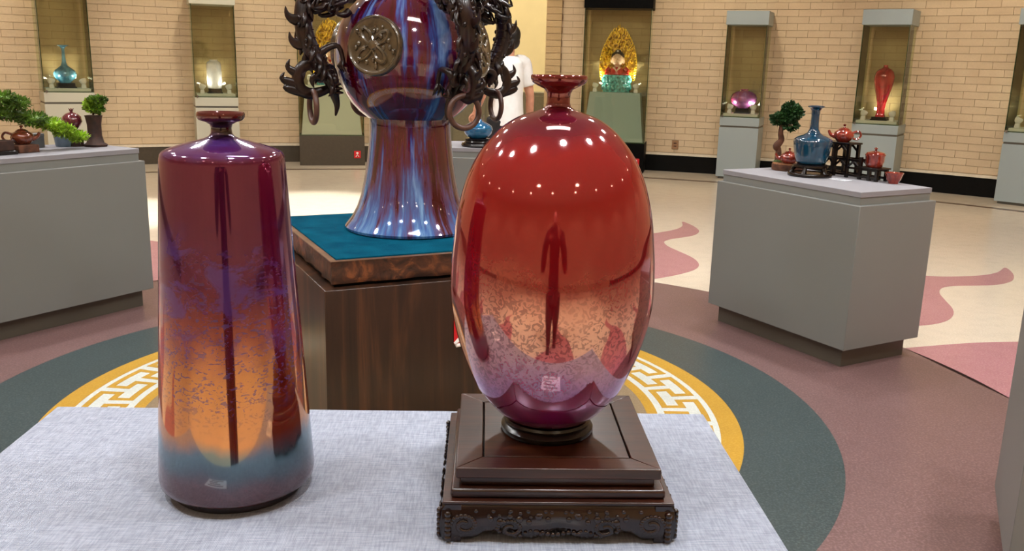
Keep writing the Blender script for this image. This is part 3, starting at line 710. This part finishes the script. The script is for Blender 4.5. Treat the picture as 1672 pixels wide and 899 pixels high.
def small_case(ang, w_, zg, zc, gt, ct, mat, label, key):
    d = .47; loc = polar(8.8+d/2, ang); rz = rad(ang-90)
    t = thing('display_case', label, 'display case', loc, rz); a, b = w_/2, d/2
    MB().box(-a+.03, a-.03, -b+.03, b-.0, 0, .03).build('toe_kick', 'toe', t)
    MB().box(-a, a, -b, b, .03, zg).build('body', mat, t, .003)
    MB().box(-a+.008, a-.008, -b+.008, b-.008, zg, zg+.022).build('groove', 'toe', t)
    MB().box(-a, a, -b, b, zg+.022, zc).build('collar', mat, t, .003)
    MB().box(-a+.03, a-.03, -b+.03, b-.03, zc, zc+.045).build('inner_floor', 'casein', t, .002)
    panes(t, a-.006, b-.006, zc, gt)
    MB().box(-a-.012, a+.012, -b-.012, b, gt, ct).build('cap', mat, t, .003)
    MB().lathe([(0, 0), (.014, 0), (.014, .03), (0, .03)], 16, TR(-a+.03, -b-.0, zc+.01, PI/2)).build('lock', 'chrome', t)
    T = Matrix.Translation(loc) @ Matrix.Rotation(rz, 4, 'Z'); z = zc+.0455
    case_lamp(-a+.10, -b+.09, z, rz, -.75, 'small white spotlight at left inside %s' % key, T, None)
    case_lamp(a-.10, -b+.09, z, rz, .75, 'small white spotlight at right inside %s' % key, T, None)
    return T @ Vector((0, .0, z)), rz
def vase_on_stand(pos, rz, prof, mat, r_st, h_st, vlabel, slabel, square=True, n=48):
    s = thing('vase_stand', slabel, 'stand', pos, rz)
    if square:
        MB().frustum(r_st, r_st, 0, r_st*.92, r_st*.92, h_st*.35).build('base', 'blackwood', s, .003); MB().box(-r_st*.85, r_st*.85, -r_st*.85, r_st*.85, h_st*.35, h_st).build('top', 'blackwood', s, .003)
    else:
        MB().lathe([(0, 0), (r_st, 0), (r_st, h_st*.3), (r_st*.85, h_st*.4), (r_st*.8, h_st*.7), (r_st*.92, h_st*.8), (r_st*.9, h_st), (0, h_st)], 40).build('body', 'blackwood', s)
    v = thing('vase', vlabel, 'vase', (pos[0], pos[1], pos[2]+h_st+.0005), rz)
    MB().lathe(prof, n).build('body', mat, v, angle=60); return v
pA, rA = small_case(123.7, .55, .80, .935, 2.35, 2.52, 'casecream', 'glass display case at far left holding the blue long-necked vase', 'the far left glass case')
pB, rB = small_case(112.65, .53, .755, .885, 2.03, 2.2, 'casecream', 'glass display case holding the white cylindrical vase', 'the case of the white cylindrical vase')
pE, rE = small_case(67.75, .50, .67, .80, 1.95, 2.12, 'casegrey', 'glass display case holding the squat pink and violet pot', 'the case of the squat pink pot')
pF, rF = small_case(57.1, .53, .665, .795, 1.955, 2.13, 'casegrey', 'glass display case holding the slender flame red vase', 'the case of the slender red vase')
pG, rG = small_case(46.35, .52, .67, .80, 1.95, 2.12, 'casegrey', 'glass display case cut off by the right edge of the photo', 'the case cut by the right photo edge')
v = vase_on_stand(pA, rA, [(0, 0), (.06, 0), (.065, .01), (.10, .04), (.125, .08), (.128, .115), (.11, .15), (.07, .18), (.038, .205), (.026, .24), (.02, .30), (.018, .36), (.02, .40), (.035, .425), (.07, .44), (.068, .444), (.03, .43), (.012, .40), (0, .39)], 'gl_sky', .11, .06, 'blue long-necked bottle vase in the far left glass case', 'black stand under the blue bottle in the far left case')
v = vase_on_stand(pB, rB, [(0, 0), (.07, 0), (.085, .01), (.092, .04), (.094, .18), (.092, .30), (.085, .335), (.06, .35), (.05, .36), (.055, .37), (.045, .37), (.04, .35), (0, .34)], 'gl_white', .095, .055, 'white cylindrical vase with rounded shoulders in a glass case', 'black stand under the white cylindrical vase')
v = vase_on_stand(pE, rE, [(0, 0), (.07, 0), (.075, .008), (.13, .04), (.165, .09), (.17, .13), (.15, .18), (.11, .21), (.07, .225), (.05, .23), (.05, .245), (.04, .245), (.035, .22), (0, .21)], 'gl_pink', .10, .065, 'squat round pink and violet pot in a glass case', 'black stand under the squat pink pot')
v = vase_on_stand(pF, rF, [(0, 0), (.058, 0), (.06, .006), (.05, .04), (.045, .09), (.052, .16), (.075, .25), (.10, .35), (.116, .43), (.118, .48), (.105, .53), (.075, .565), (.035, .585), (.025, .60), (.03, .615), (.022, .615), (.018, .60), (0, .59)], 'gl_meiping', .10, .04, 'slender flame red shouldered vase in a glass case', 'black stand under the slender flame red vase')

def statue(pos, rz, label):
    t = thing('buddha_statue', label, 'statue', pos, rz)
    th = MB(); th.lathe([(r*.9, z*1.5) for r, z in [(0, 0), (.235, 0), (.24, .02), (.225, .05), (.215, .09), (.235, .14), (.245, .165), (.235, .175), (0, .175)]], 40, None, 1., .62)
    th_ = th.build('lotus_throne', 'throne', t)
    for row in range(2):
        m = MB()
        for k in range(18):
            a = 2*PI*k/18+row*.17; m.ball((.208*math.cos(a), .13*math.sin(a), .075+.11*row), (.032, .026, .055), 10, 7)
        m.build('petal_row', 'throne', th_)
    b = MB(); b.ball((0, -.0, .285), (.165, .10, .04)); b.ball((-.11, -.03, .28), (.085, .07, .035)); b.ball((.11, -.03, .28), (.085, .07, .035))
    b.tube(spline([(0, .0, .26), (0, .005, .32), (0, .01, .37), (0, .01, .395)], 4), lerpl([.115, .112, .10, .04], 13), 18, 1.25)
    for s in (-1, 1): b.tube(spline([(.115*s, .01, .365), (.155*s, -.0, .32), (.12*s, -.05, .285), (.03*s, -.085, .285)], 4), lerpl([.04, .04, .034, .024], 13), 10)
    rb = b.build('robe', 'robe', t, angle=60)
    HS = Matrix.Translation((0, 0, .505)) @ Matrix.Diagonal((1.5, 1.25, 1.45, 1)) @ Matrix.Translation((0, 0, -.49))
    c = MB(); c.ball((0, -.005, .49), (.062, .066, .078), 20, 14, HS); c.ball((0, -.072, .482), (.010, .012, .016), 8, 6, HS); c.ball((0, -.068, .452), (.018, .006, .005), 8, 5, HS)
    c.tube([(-.05, -.095, .385), (0, -.105, .315), (.05, -.095, .385)], [.02, .036, .02], 8); c.lathe([(.05, .34), (.05, .42)], 16)
    for s in (-1, 1): c.ball((s*.063, .0, .478), (.010, .016, .034), 8, 6, HS); c.ball((s*.024, -.064, .497), (.014, .006, .004), 8, 5, HS)
    c.build('head', 'face', t, angle=60)
    h = MB(); h.ball((0, .012, .522), (.069, .070, .056), 18, 12, HS); h.ball((0, .012, .572), (.033, .033, .022), 14, 9, HS); h.build('hair', 'hair', t)
    MB().ball((0, -.035, .575), (.011, .008, .011), 10, 7, HS).build('hair_jewel', 'gl_white', t)
    def W(z): u = (z-.18)/.80; return .27*math.sqrt(max(0, math.sin(PI*min(1, .30+.70*u))))*(1-.35*u**3) if u < 1 else 0
    out = [(W(.18+.80*i/20), .18+.80*i/20) for i in range(21)]
    poly = [(x, z) for x, z in out]+[(-x, z) for x, z in reversed(out)]
    md = MB().prism(poly, -.012, .012, TR(0, .115, 0, PI/2)).build('mandorla', 'gold', t, .004)
    random.seed(3); f = MB()
    for i in range(230):
        z = .22+.76*random.random(); x = (random.random()*2-1)*W(z)*.98
        f.tube(spline([(x, .10, z), (x*1.02+.016*random.choice((-1, 1)), .062, z+.014), (x*1.05, .055, z+.045)], 3), lerpl([.019, .017, .002], 7), 6)
    for i in range(38):
        u = i/37; z = .19+.76*(1-abs(2*u-1)); s = -1 if u < .5 else 1; x = s*W(z)
        f.tube(spline([(x*.95, .115, z-.01), (x+s*.022, .11, z+.012), (x+s*.012, .11, z+.055)], 3), lerpl([.02, .015, .002], 7), 6, .6)
    f.tube([(0, .115, .95), (0, .112, 1.0), (0, .112, 1.05)], [.02, .012, .002], 6)
    f.build('flame_relief', 'gold', md)
    MB().torus(.15, .014, TR(0, .09, .51, PI/2), 36, 8).build('halo', 'gold', md)
    return t
def big_case(ang, w_, basemat, pedmat, label, key, slabel, notice):
    d = .47; loc = polar(8.8+d/2, ang); rz = rad(ang-90)
    t = thing('display_case', label, 'display case', loc, rz); a, b = w_/2, d/2
    MB().box(-a, a, -b, b, 0, .40).build('base', basemat, t, .003)
    panes(t, a-.006, b-.006, .40, 2.14)
    MB().box(-a-.01, a+.01, -b-.01, b, 2.14, 2.42).build('cap', 'black', t, .003)
    m = MB(); m.frustum(.41*w_/.88, .21, .40, .335, .175, 1.06); m.build('pedestal', pedmat, t, .003)
    T = Matrix.Translation(loc) @ Matrix.Rotation(rz, 4, 'Z')
    case_lamp(-.275, -.11, 1.0605, rz, -.75, 'small white spotlight left of %s' % key, T, None, 1.5, 3.)
    case_lamp(.275, -.11, 1.0605, rz, .75, 'small white spotlight right of %s' % key, T, None, 1.5, 3.)
    st = statue(T @ Vector((0, .03, 1.0605)), rz, slabel); st.scale = (.86, .86, .86)
    n_ = thing('notice_sign', notice, 'sign', T @ Vector((a-.10, -b-.012, 0)), rz)
    MB().box(-.045, .045, -.004, .004, .10, .20).build('board', 'red', n_, .003); k = MB(); k.ball((0, -.005, .17), (.016, .002, .014)); k.tube([(-.02, -.005, .12), (0, -.005, .15), (.02, -.005, .12)], .006, 6); k.build('print', 'redwhite', n_)
big_case(103.2, .86, 'taupe', 'casein', 'tall glass case with white pedestal half hidden behind the dragon vase', 'the gold statue behind the dragon vase', 'gold haloed seated statue behind the dragon vase', 'red notice on the taupe base of the case behind the dragon vase')
big_case(78.5, .88, 'black', 'pedestal', 'tall black-capped glass case holding the gold haloed red-robed statue', 'the gold haloed statue', 'red-robed seated statue with gold flame halo on turquoise throne', 'red notice on the black base below the gold haloed statue')
# wall socket
t = thing('wall_socket', 'small brown socket plate on the brick wall above the ledge', 'socket', polar(WALL_R-.017, 73.35, .37), rad(73.35-90))
MB().box(-.045, .045, -.008, 0, -.06, .06).build('plate', 'socket', t, .003); 
for zz in (-.02, .02): MB().box(-.02, .02, -.0095, -.007, zz-.008, zz+.008).build('outlet', 'bark', t)

# ================================================================== THINGS ON THE RIGHT PLINTH
def leaves(mb, c, r, n, size, seed, needle=False):
    random.seed(seed); c = Vector(c)
    for i in range(n):
        d = Vector((random.gauss(0, 1), random.gauss(0, 1), random.gauss(0, 1))).normalized()
        q = .55+.5*random.random(); p = c+Vector((d.x*r[0]*q, d.y*r[1]*q, d.z*r[2]*q))
        ax = (d+Vector((random.uniform(-.6, .6), random.uniform(-.6, .6), random.uniform(-.2, .9)))).normalized()
        s = ax.cross(Vector((random.random()-.5, random.random()-.5, random.random()-.5))).normalized(); k = size*(.7+.6*random.random()); wd = k*(.16 if needle else .42)
        mid = p+ax*k*.5; nn = ax.cross(s)*wd*.4
        mb.add([p, mid+s*wd+nn, p+ax*k, mid-s*wd+nn], [(0, 1, 2), (0, 2, 3)])
def teapot(loc, rz, s, mat, label, spout=True, handle=True):
    t = thing('teapot', label, 'teapot', loc, rz); 
    prof = [(0, 0), (.030, 0), (.034, .004), (.048, .018), (.053, .034), (.048, .05), (.034, .06), (.028, .062), (0, .062)]
    P = [(r*s, z*s) for r, z in prof]
    MB().lathe(P, 32).build('body', mat, t)
    ld = MB().lathe([(0, .0605*s), (.029*s, .0605*s), (.028*s, .066*s), (.016*s, .073*s), (.006*s, .075*s), (.004*s, .08*s), (.008*s, .084*s), (.007*s, .09*s), (0, .093*s)], 28).build('lid', mat, t)
    if handle:
        MB().tube(spline([(.045*s, 0, .048*s), (.072*s, 0, .056*s), (.086*s, 0, .036*s), (.072*s, 0, .016*s), (.048*s, 0, .018*s)], 5), .0058*s, 8).build('handle', mat, t)
    if spout: MB().tube(spline([(-.042*s, 0, .026*s), (-.066*s, 0, .036*s), (-.078*s, 0, .058*s)], 5), lerpl([.013*s, .010*s, .006*s], 11), 10).build('spout', mat, t)
    return t
# local frame of right plinth: place by pixel-derived ground points (x, y)
Z1 = ZT+.0003
# wood slice + red teapot + bonsai
t = thing('wood_slice', 'tan wood slice under the small red teapot beside the blue bottle', 'wood slice', (1.513, 4.965, Z1))
m = MB(); random.seed(8); pl = [( .076*(1+.12*random.random())*math.cos(2*PI*i/22), .070*(1+.12*random.random())*math.sin(2*PI*i/22)) for i in range(22)]
m.prism(pl, 0, .04); m.build('slice', 'slice', t, .003); MB().prism([(x*1.03, y*1.03) for x, y in pl], .003, .034).build('bark', 'bark', t)
teapot((1.512, 4.935, Z1+.0403), rad(-12), .92, 'gl_red', 'small round red teapot on the tan wood slice')
t = thing('bonsai', 'bonsai with bare twisted trunk and dark green crown behind the red teapot', 'bonsai', (1.478, 5.02, Z1+.0403))
path = spline([(0, 0, 0), (.0, .01, .06), (-.012, .01, .085), (.010, .01, .12), (.0, .0, .16), (.005, .0, .21), (.015, 0, .26)], 5)
MB().tube(path, lerpl([.020, .016, .022, .017, .014, .013, .006], len(path)), 10).build('trunk', 'bark', t, angle=60)
m = MB()
for a, b in (((.01, 0, .21), (-.03, 0, .23)), ((.01, 0, .20), (.05, .0, .20)), ((.015, 0, .26), (.05, 0, .285))): m.tube([a, ((a[0]+b[0])/2, .01, (a[2]+b[2])/2+.01), b], [.008, .006, .003], 7)
m.build('branch', 'bark', t)
for i, (c, r) in enumerate((((-.02, 0, .235), (.036, .036, .024)), ((.02, 0, .25), (.04, .038, .028)), ((.045, 0, .205), (.042, .038, .022)), ((.04, 0, .29), (.040, .038, .032)), ((.072, 0, .275), (.032, .034, .03)))):
    m = MB(); leaves(m, c, r, 300, .02, 40+i); m.build('foliage', 'leafd', t)
MB().lathe([(0, 0), (.03, 0), (.024, .008), (0, .012)], 16, TR(.0, -.01, 0)).build('moss', 'moss', t)
# blue bottle vase on black stand
s = thing('vase_stand', 'round black footed stand under the blue bottle vase', 'stand', (1.562, 4.715, Z1)); s.scale = (1, 1, .78)
BS = .112
MB().lathe([(0, 0), (BS*1.0, 0), (BS*1.02, .012), (BS*.98, .022), (BS*.86, .024), (BS*.86, .018), (0, .018)], 40).build('base_ring', 'blackwood', s)
for k in range(5):
    a = 2*PI*k/5+.3; MB().tube(spline([(.095*math.cos(a), .095*math.sin(a), .018), (.088*math.cos(a), .088*math.sin(a), .04), (.078*math.cos(a), .078*math.sin(a), .062)], 3), lerpl([.014, .010, .015], 7), 8).build('leg', 'blackwood', s)
MB().lathe([(0, .056), (.085, .056), (.092, .062), (.090, .075), (.082, .080), (.074, .081), (0, .081)], 40).build('seat', 'blackwood', s)
v = thing('vase', 'blue bottle vase with long neck and flared mouth on the right plinth', 'vase', (1.562, 4.715, Z1+.0637))
MB().lathe([(0, 0), (.068, 0), (.076, .008), (.087, .04), (.095, .09), (.0985, .115), (.095, .129), (.079, .140), (.052, .150), (.033, .162), (.024, .18), (.021, .21), (.0205, .25), (.022, .275), (.03, .289), (.042, .294), (.0425, .299), (.039, .301), (.02, .29), (0, .28)], 64).build('body', 'gl_blue', v, angle=60)
# stepped rack
e_u, e_w = Vector((-.488, .873, 0)), Vector((.873, .488, 0)); PC = Vector((1.596, 4.626, Z1))
RKL = PC+e_u*-.02+e_w*.195; RKR = rad(-60.8)
rk = thing('wooden_rack', 'dark stepped wooden lattice rack holding red pots on the right plinth', 'rack', RKL, RKR)
def rbox(name, x0, x1, y0, y1, z0, z1): return MB().box(x0, x1, y0, y1, z0, z1).build(name, 'blackwood', rk, .001)
for yy in (-.036, .036):
    for x, h in ((-.16, .17), (-.085, .17), (.0, .17), (.085, .115), (.145, .06), (.19, .06)): rbox('post', x-.008, x+.008, yy-.008, yy+.008, 0, h)
    rbox('rail', -.16, .19, yy-.006, yy+.006, .010, .022); rbox('rail', -.16, .085, yy-.006, yy+.006, .088, .100); rbox('rail', .0, .19, yy-.006, yy+.006, .048, .058)
    for (x0, x1, zt) in ((-.16, -.085, .09), (-.085, .0, .09), (.0, .085, .09), (-.16, -.085, .165), (-.085, .0, .165)):   # pointed arches
        xm = (x0+x1)/2
        for xa in (x0, x1): MB().tube([(xa, yy, zt-.035), (xm, yy, zt)], .006, 6).build('arch_brace', 'blackwood', rk)
rbox('shelf', -.175, .012, -.05, .05, .170, .179); rbox('shelf', .075, .205, -.05, .05, .060, .068)
q = Matrix.Translation(RKL) @ Matrix.Rotation(RKR, 4, 'Z')
teapot(q @ Vector((-.075, 0, .1795)), rad(-12), 1.0, 'gl_red', 'red lidded teapot on the highest shelf of the rack', spout=True)
pp = q @ Vector((.14, 0, .0685))
t = thing('lidded_jar', 'red lidded jar on the lower step of the rack', 'jar', pp)
MB().lathe([(0, 0), (.036, 0), (.040, .005), (.046, .03), (.047, .055), (.051, .062), (.051, .066), (.044, .068), (0, .068)], 36).build('body', 'gl_red', t)
MB().lathe([(0, .068), (.046, .068), (.042, .074), (.018, .080), (.006, .082), (.005, .088), (.009, .093), (.007, .099), (0, .101)], 30).build('lid', 'gl_red', t)
t = thing('cup', 'small red cup standing on the plinth right of the rack', 'cup', PC+e_u*-.285+e_w*.195)
MB().lathe([(0, 0), (.024, 0), (.025, .006), (.034, .02), (.042, .045), (.046, .054), (.043, .054), (.036, .035), (.02, .012), (0, .010)], 36).build('body', 'gl_red', t)
t = thing('caption_card', 'white caption card lying before the blue bottle on the right plinth', 'card', PC+e_u*-.09+e_w*.04, rad(-60.8))
MB().box(-.05, .05, -.03, .03, 0, .002).build('card', 'card', t)
for k in range(3): MB().box(-.035, .03-.01*k, .012-.014*k, .016-.014*k, .002, .0024).build('text_line', 'ink', t)

# ================================================================== THINGS ON THE LEFT PLINTH
ZL = .8953
LB = thing('bonsai', 'long trailing pine bonsai branch reaching across the left plinth', 'bonsai', (-2.775, 4.452, ZL))
path = spline([(0, 0, .04), (.02, .02, .09), (0, .0, .16), (.07, .05, .19), (.18, .16, .175), (.28, .26, .13), (.36, .33, .085), (.41, .38, .06)], 5)
MB().tube(path, lerpl([.022, .02, .018, .017, .014, .011, .007, .003], len(path)), 9).build('trunk', 'barkd', LB)
MB().lathe([(0, 0), (.06, 0), (.075, .05), (.07, .055), (0, .05)], 30).build('pot', 'blackwood', LB)
for i, (c, r, mt) in enumerate((((.06, .0, .30), (.09, .07, .03), 'leaf'), ((.20, .04, .275), (.085, .06, .028), 'leaf'), ((.27, .07, .255), (.06, .05, .022), 'leaf'), ((.10, .05, .205), (.11, .07, .03), 'leaf'), ((.20, .13, .195), (.09, .06, .03), 'leaf'), ((.27, .20, .165), (.075, .06, .03), 'leaf'), ((.32, .27, .135), (.065, .05, .027), 'leafy'), ((.365, .32, .10), (.055, .05, .024), 'leafy'), ((.41, .37, .065), (.05, .04, .018), 'leafy'))):
    m = MB(); leaves(m, c, r, 560, .022, 70+i, True); m.build('foliage', mt, LB)
    m = MB(); m.ball(c, (r[0]*.85, r[1]*.85, r[2]*.7)); m.build('foliage_core', mt, LB)
t = thing('wood_block', 'low brown wooden block under the brown teapot', 'wood block', (-2.531, 4.588, ZL), rad(59))
MB().box(-.055, .055, -.055, .055, 0, .04).build('block', 'bark', t, .004)
teapot((-2.531, 4.588, ZL+.0403), rad(200), 1.05, 'gl_teapot', 'brown clay teapot under the trailing bonsai branch')
t = thing('box', 'dark lidded box at the left photo edge on the left plinth', 'box', (-2.565, 4.46, ZL), rad(59))
MB().box(-.05, .05, -.05, .05, 0, .02).build('tray', 'blackwood', t, .003); MB().box(-.04, .04, -.04, .04, .02, .07).build('box_body', 'barkd', t, .003)
t = thing('box', 'grey upright box behind the brown teapot', 'box', (-2.60, 4.81, ZL), rad(59))
MB().box(-.05, .05, -.03, .03, 0, .075).build('box_body', 'greybox', t, .002); MB().box(-.051, .051, -.031, .031, .06, .076).build('box_lid', 'greybox', t, .002)
t = thing('pot', 'blue-grey flowerpot below the tip of the bonsai branch', 'pot', (-2.49, 4.93, ZL))
MB().lathe([(0, 0), (.042, 0), (.044, .004), (.052, .065), (.056, .068), (.055, .074), (.048, .074), (.046, .06), (0, .055)], 36).build('body', 'bluepot', t)
t = thing('lidded_jar', 'grey lidded jar behind the blue-grey flowerpot', 'jar', (-2.535, 5.035, ZL))
MB().lathe([(0, 0), (.045, 0), (.05, .02), (.05, .09), (.045, .10), (0, .10)], 30).build('body', 'greybox', t); MB().lathe([(0, .10), (.047, .10), (.04, .112), (.012, .118), (.009, .13), (.013, .14), (.008, .15), (0, .152)], 24).build('lid', 'greybox', t)
t = thing('tree_stump', 'carved dark stump holding the plum pot and the small fern', 'stump', (-2.372, 4.97, ZL))
random.seed(5); m = MB()
m.lathe([(0, 0), (.052, 0), (.055, .012), (.040, .022), (.032, .06), (.032, .12), (.038, .16), (.041, .170), (.02, .170), (0, .170)], 20, TR(.038, 0, 0), 1, 1, 5, .18); m.build('trunk', 'barkd', t, angle=60)
MB().lathe([(0, 0), (.036, 0), (.030, .05), (.036, .088), (0, .090)], 16, TR(-.062, -.015, 0), 1, 1, 4, .15).build('side_branch', 'barkd', t, angle=60)
t = thing('pot', 'plum pomegranate-shaped pot with small crown knob on the stump', 'pot', (-2.447, 4.953, ZL+.0906))
MB().lathe([(r*.84, z*.84) for r, z in [(0, 0), (.022, 0), (.03, .006), (.054, .028), (.062, .055), (.056, .085), (.036, .104), (.016, .111), (.010, .113), (.009, .120), (.012, .126), (0, .124)]], 36).build('body', 'gl_purple', t)
m = MB()
for k in range(6): a = 2*PI*k/6; m.tube([(.005*math.cos(a), .005*math.sin(a), .102), (.014*math.cos(a), .014*math.sin(a), .117)], [.005, .001], 6)
m.build('crown_knob', 'gl_purple', t)
t = thing('fern', 'small bright green plant growing from the dark stump', 'plant', (-2.336, 4.97, ZL+.1725))
m = MB(); m.tube(spline([(0, 0, 0), (.01, 0, .03), (.0, 0, .06)], 3), .006, 7); m.tube(spline([(.005, 0, .03), (.04, 0, .07), (.055, 0, .09)], 3), .004, 6); m.build('stem', 'bark', t)
for i, (c, r, mt) in enumerate((((-.005, 0, .045), (.032, .03, .026), 'leafy'), ((.0, 0, .06), (.03, .03, .02), 'leafy'), ((.025, 0, .035), (.025, .025, .018), 'leaf'), ((.03, 0, .082), (.04, .03, .010), 'leaf'))):
    m = MB(); leaves(m, c, r, 170, .022, 120+i); m.build('foliage', mt, t)

# ================================================================== BLUE VASE ON THE BACK PLINTH
s = thing('vase_stand', 'low black stand under the bright blue squat vase', 'stand', (-.248, 5.92, Z1))
MB().lathe([(0, 0), (.105, 0), (.11, .01), (.105, .024), (.085, .03), (.08, .04), (.088, .048), (.08, .054), (0, .054)], 40).build('body', 'blackwood', s)
v = thing('vase', 'bright blue squat bottle vase on the background plinth', 'vase', (-.248, 5.92, Z1+.0545))
MB().lathe([(0, 0), (.055, 0), (.062, .006), (.088, .03), (.098, .058), (.090, .080), (.06, .098), (.030, .112), (.020, .13), (.017, .18), (.017, .23), (.022, .26), (.03, .27), (.026, .272), (.015, .25), (0, .24)], 48).build('body', 'gl_bluebright', v, angle=60)

# ================================================================== PEOPLE
def remesh(o, vox, sm=4):
    r = o.modifiers.new('remesh', 'REMESH'); r.mode = 'VOXEL'; r.voxel_size = vox; r.use_smooth_shade = True
    s = o.modifiers.new('smooth', 'SMOOTH'); s.factor = .5; s.iterations = sm
def person(label, loc, rz, top, bottom, lh, rh, headturn=0., lean=0.):
    """lh, rh: (elbow, wrist, fingertip direction) for left (-x) and right (+x) arm; faces +y"""
    t = thing('person', label, 'person', loc, rz)
    b = MB()
    HT = Matrix.Translation((0, .02+lean, 1.60)) @ Matrix.Rotation(headturn, 4, 'Z')
    b.ball((0, .0, .02), (.075, .095, .115), 20, 14, HT); b.ball((0, .035, -.045), (.058, .062, .06), 16, 10, HT)
    b.ball((0, .10, -.005), (.013, .020, .022), 8, 6, HT); b.ball((0, .092, -.05), (.025, .010, .008), 8, 6, HT)
    for s in (-1, 1): b.ball((s*.078, -.005, .0), (.012, .022, .034), 8, 6, HT); b.ball((s*.03, .085, .025), (.014, .010, .008), 8, 6, HT)
    b.tube(spline([(0, .0, 1.38), (0, .01+lean*.6, 1.47), (0, .015+lean, 1.56)], 4), lerpl([.075, .058, .056], 9), 14)
    b.tube(spline([(0, 0, .88), (0, 0, .98), (0, .0, 1.12), (0, .0, 1.28), (0, 0, 1.40), (0, 0, 1.45)], 4), lerpl([.12, .115, .105, .12, .105, .05], 21), 20, 1.35)
    arms = []
    for s, (el, wr, fd) in ((-1, lh), (1, rh)):
        sh = Vector((s*.175, 0, 1.40)); el, wr, fd = Vector(el), Vector(wr), Vector(fd).normalized()
        pts = spline([sh+Vector((-s*.06, 0, .0)), sh, (sh+el)/2, el, (el+wr)/2, wr], 4); b.tube(pts, lerpl([.055, .056, .048, .040, .038, .026], len(pts)), 12)
        arms.append((s, sh, el, wr))
        side = fd.cross(Vector((0, 1, 0))); side = (side if side.length > .2 else fd.cross(Vector((0, 0, 1)))).normalized(); nor = fd.cross(side)
        b.tube([wr, wr+fd*.045, wr+fd*.09], [.026, .034, .034], 10, .55)
        for k, ln in enumerate((.062, .076, .080, .070)):
            o = wr+fd*.085+nor*(.010)*0+side*((k-1.5)*.0185); b.tube([o, o+fd*ln*.5+nor*.010, o+fd*ln*.85+nor*.03], [.0095, .009, .007], 7)
        o = wr+fd*.03+side*(-.03); b.tube([o, o+fd*.03-side*.022+nor*.01, o+fd*.065-side*.022+nor*.025], [.012, .011, .008], 7)
    legs = []
    for s, st in ((-1, .10), (1, -.10)):
        hip, kn, an = Vector((s*.085, 0, .90)), Vector((s*.09, st*.6+.02, .49)), Vector((s*.09, st, .085)); legs.append((s, hip, kn, an))
        b.tube(spline([hip, (hip+kn)/2, kn, (kn+an)/2+Vector((0, -.015, .03)), an, an-Vector((0, -.02, .03))], 4), lerpl([.085, .075, .055, .052, .036, .036], 21), 12)
    bo = b.build('body', 'skin', t); remesh(bo, .006, 3)
    h = MB(); h.ball((0, -.018, .045), (.083, .096, .10), 20, 14, HT); h.ball((0, -.045, -.01), (.074, .062, .07), 16, 10, HT); ho = h.build('hair', 'hair', t); remesh(ho, .006, 3)
    c = MB(); c.tube(spline([(0, 0, .86), (0, 0, .98), (0, 0, 1.12), (0, 0, 1.28), (0, 0, 1.41), (0, .0, 1.465)], 4), lerpl([.140, .136, .128, .136, .120, .072], 21), 24, 1.38)
    for s, sh, el, wr in arms:
        e = sh+(el-sh)*.72 if top == 'tee' else wr
        pp = [sh+Vector((-s*.07, 0, .005)), sh, (sh+e)/2, e] if top == 'tee' else [sh+Vector((-s*.07, 0, .005)), sh, (sh+el)/2, el, (el+wr)/2, wr]
        pts = spline(pp, 4); c.tube(pts, lerpl([.075, .075, .068, .066] if top == 'tee' else [.075, .075, .064, .055, .05, .04], len(pts)), 14)
    co = c.build('shirt', top, t); remesh(co, .009, 4)
    d = MB(); d.tube([(0, 0, .84), (0, 0, .92), (0, 0, .965)], [.125, .132, .126], 20, 1.36)
    for s, hip, kn, an in legs: d.tube(spline([hip+Vector((0, 0, .02)), (hip+kn)/2, kn, (kn+an)/2, an+Vector((0, 0, .02))], 4), lerpl([.105, .098, .075, .066, .058], 17), 16)
    do = d.build('trousers', bottom, t); remesh(do, .009, 4)
    for s, hip, kn, an in legs:
        e = MB(); e.ball((an.x, an.y+.05, .045), (.05, .125, .045)); e.ball((an.x, an.y-.02, .07), (.045, .05, .05)); e.box(an.x-.046, an.x+.046, an.y-.065, an.y+.16, 0, .02); so = e.build('shoe', 'shoe', t)
    return t
person('person in white T-shirt and black trousers seen from behind, walking past the doorway', (-.09, 8.1, 0), rad(35), 'tee', 'trouser',
       ((-.245, .02, 1.14), (-.22, .16, .98), (.1, .5, -.4)), ((.235, -.03, 1.13), (.275, .02, .88), (.05, .15, -1)), rad(25), -.03)
person('person in dark clothes holding up a phone, seen only mirrored in the vases', (.02, -.44, 0), 0., 'darkcloth', 'trouser',
       ((-.29, .08, 1.16), (-.11, .24, 1.33), (.3, .7, .5)), ((.29, .08, 1.16), (.11, .24, 1.33), (-.3, .7, .5)))
t = thing('phone', 'dark phone held upright by the mirrored person', 'phone', (0.0, -.085, 1.40))
MB().box(-.08, .08, -.005, .004, -.04, .04).build('case', 'shoe', t, .003); MB().box(-.074, .074, -.0062, -.005, -.035, .035).build('screen', 'black', t)
# cabinet in the corridor
t = thing('cabinet', 'low olive-grey cabinet in the corridor behind the person', 'cabinet', (-.2, 14.2, 0))
MB().box(-1.3, .78, -.25, .25, 0, .98).build('body', 'cabinet', t, .005)
for k in range(4): d = MB().box(-1.28+.51*k, -.79+.51*k, -.262, -.25, .06, .93).build('door', 'cabinet', t, .003); MB().box(-.82+.51*k, -.80+.51*k, -.275, -.262, .5, .62).build('handle', 'chrome', d)
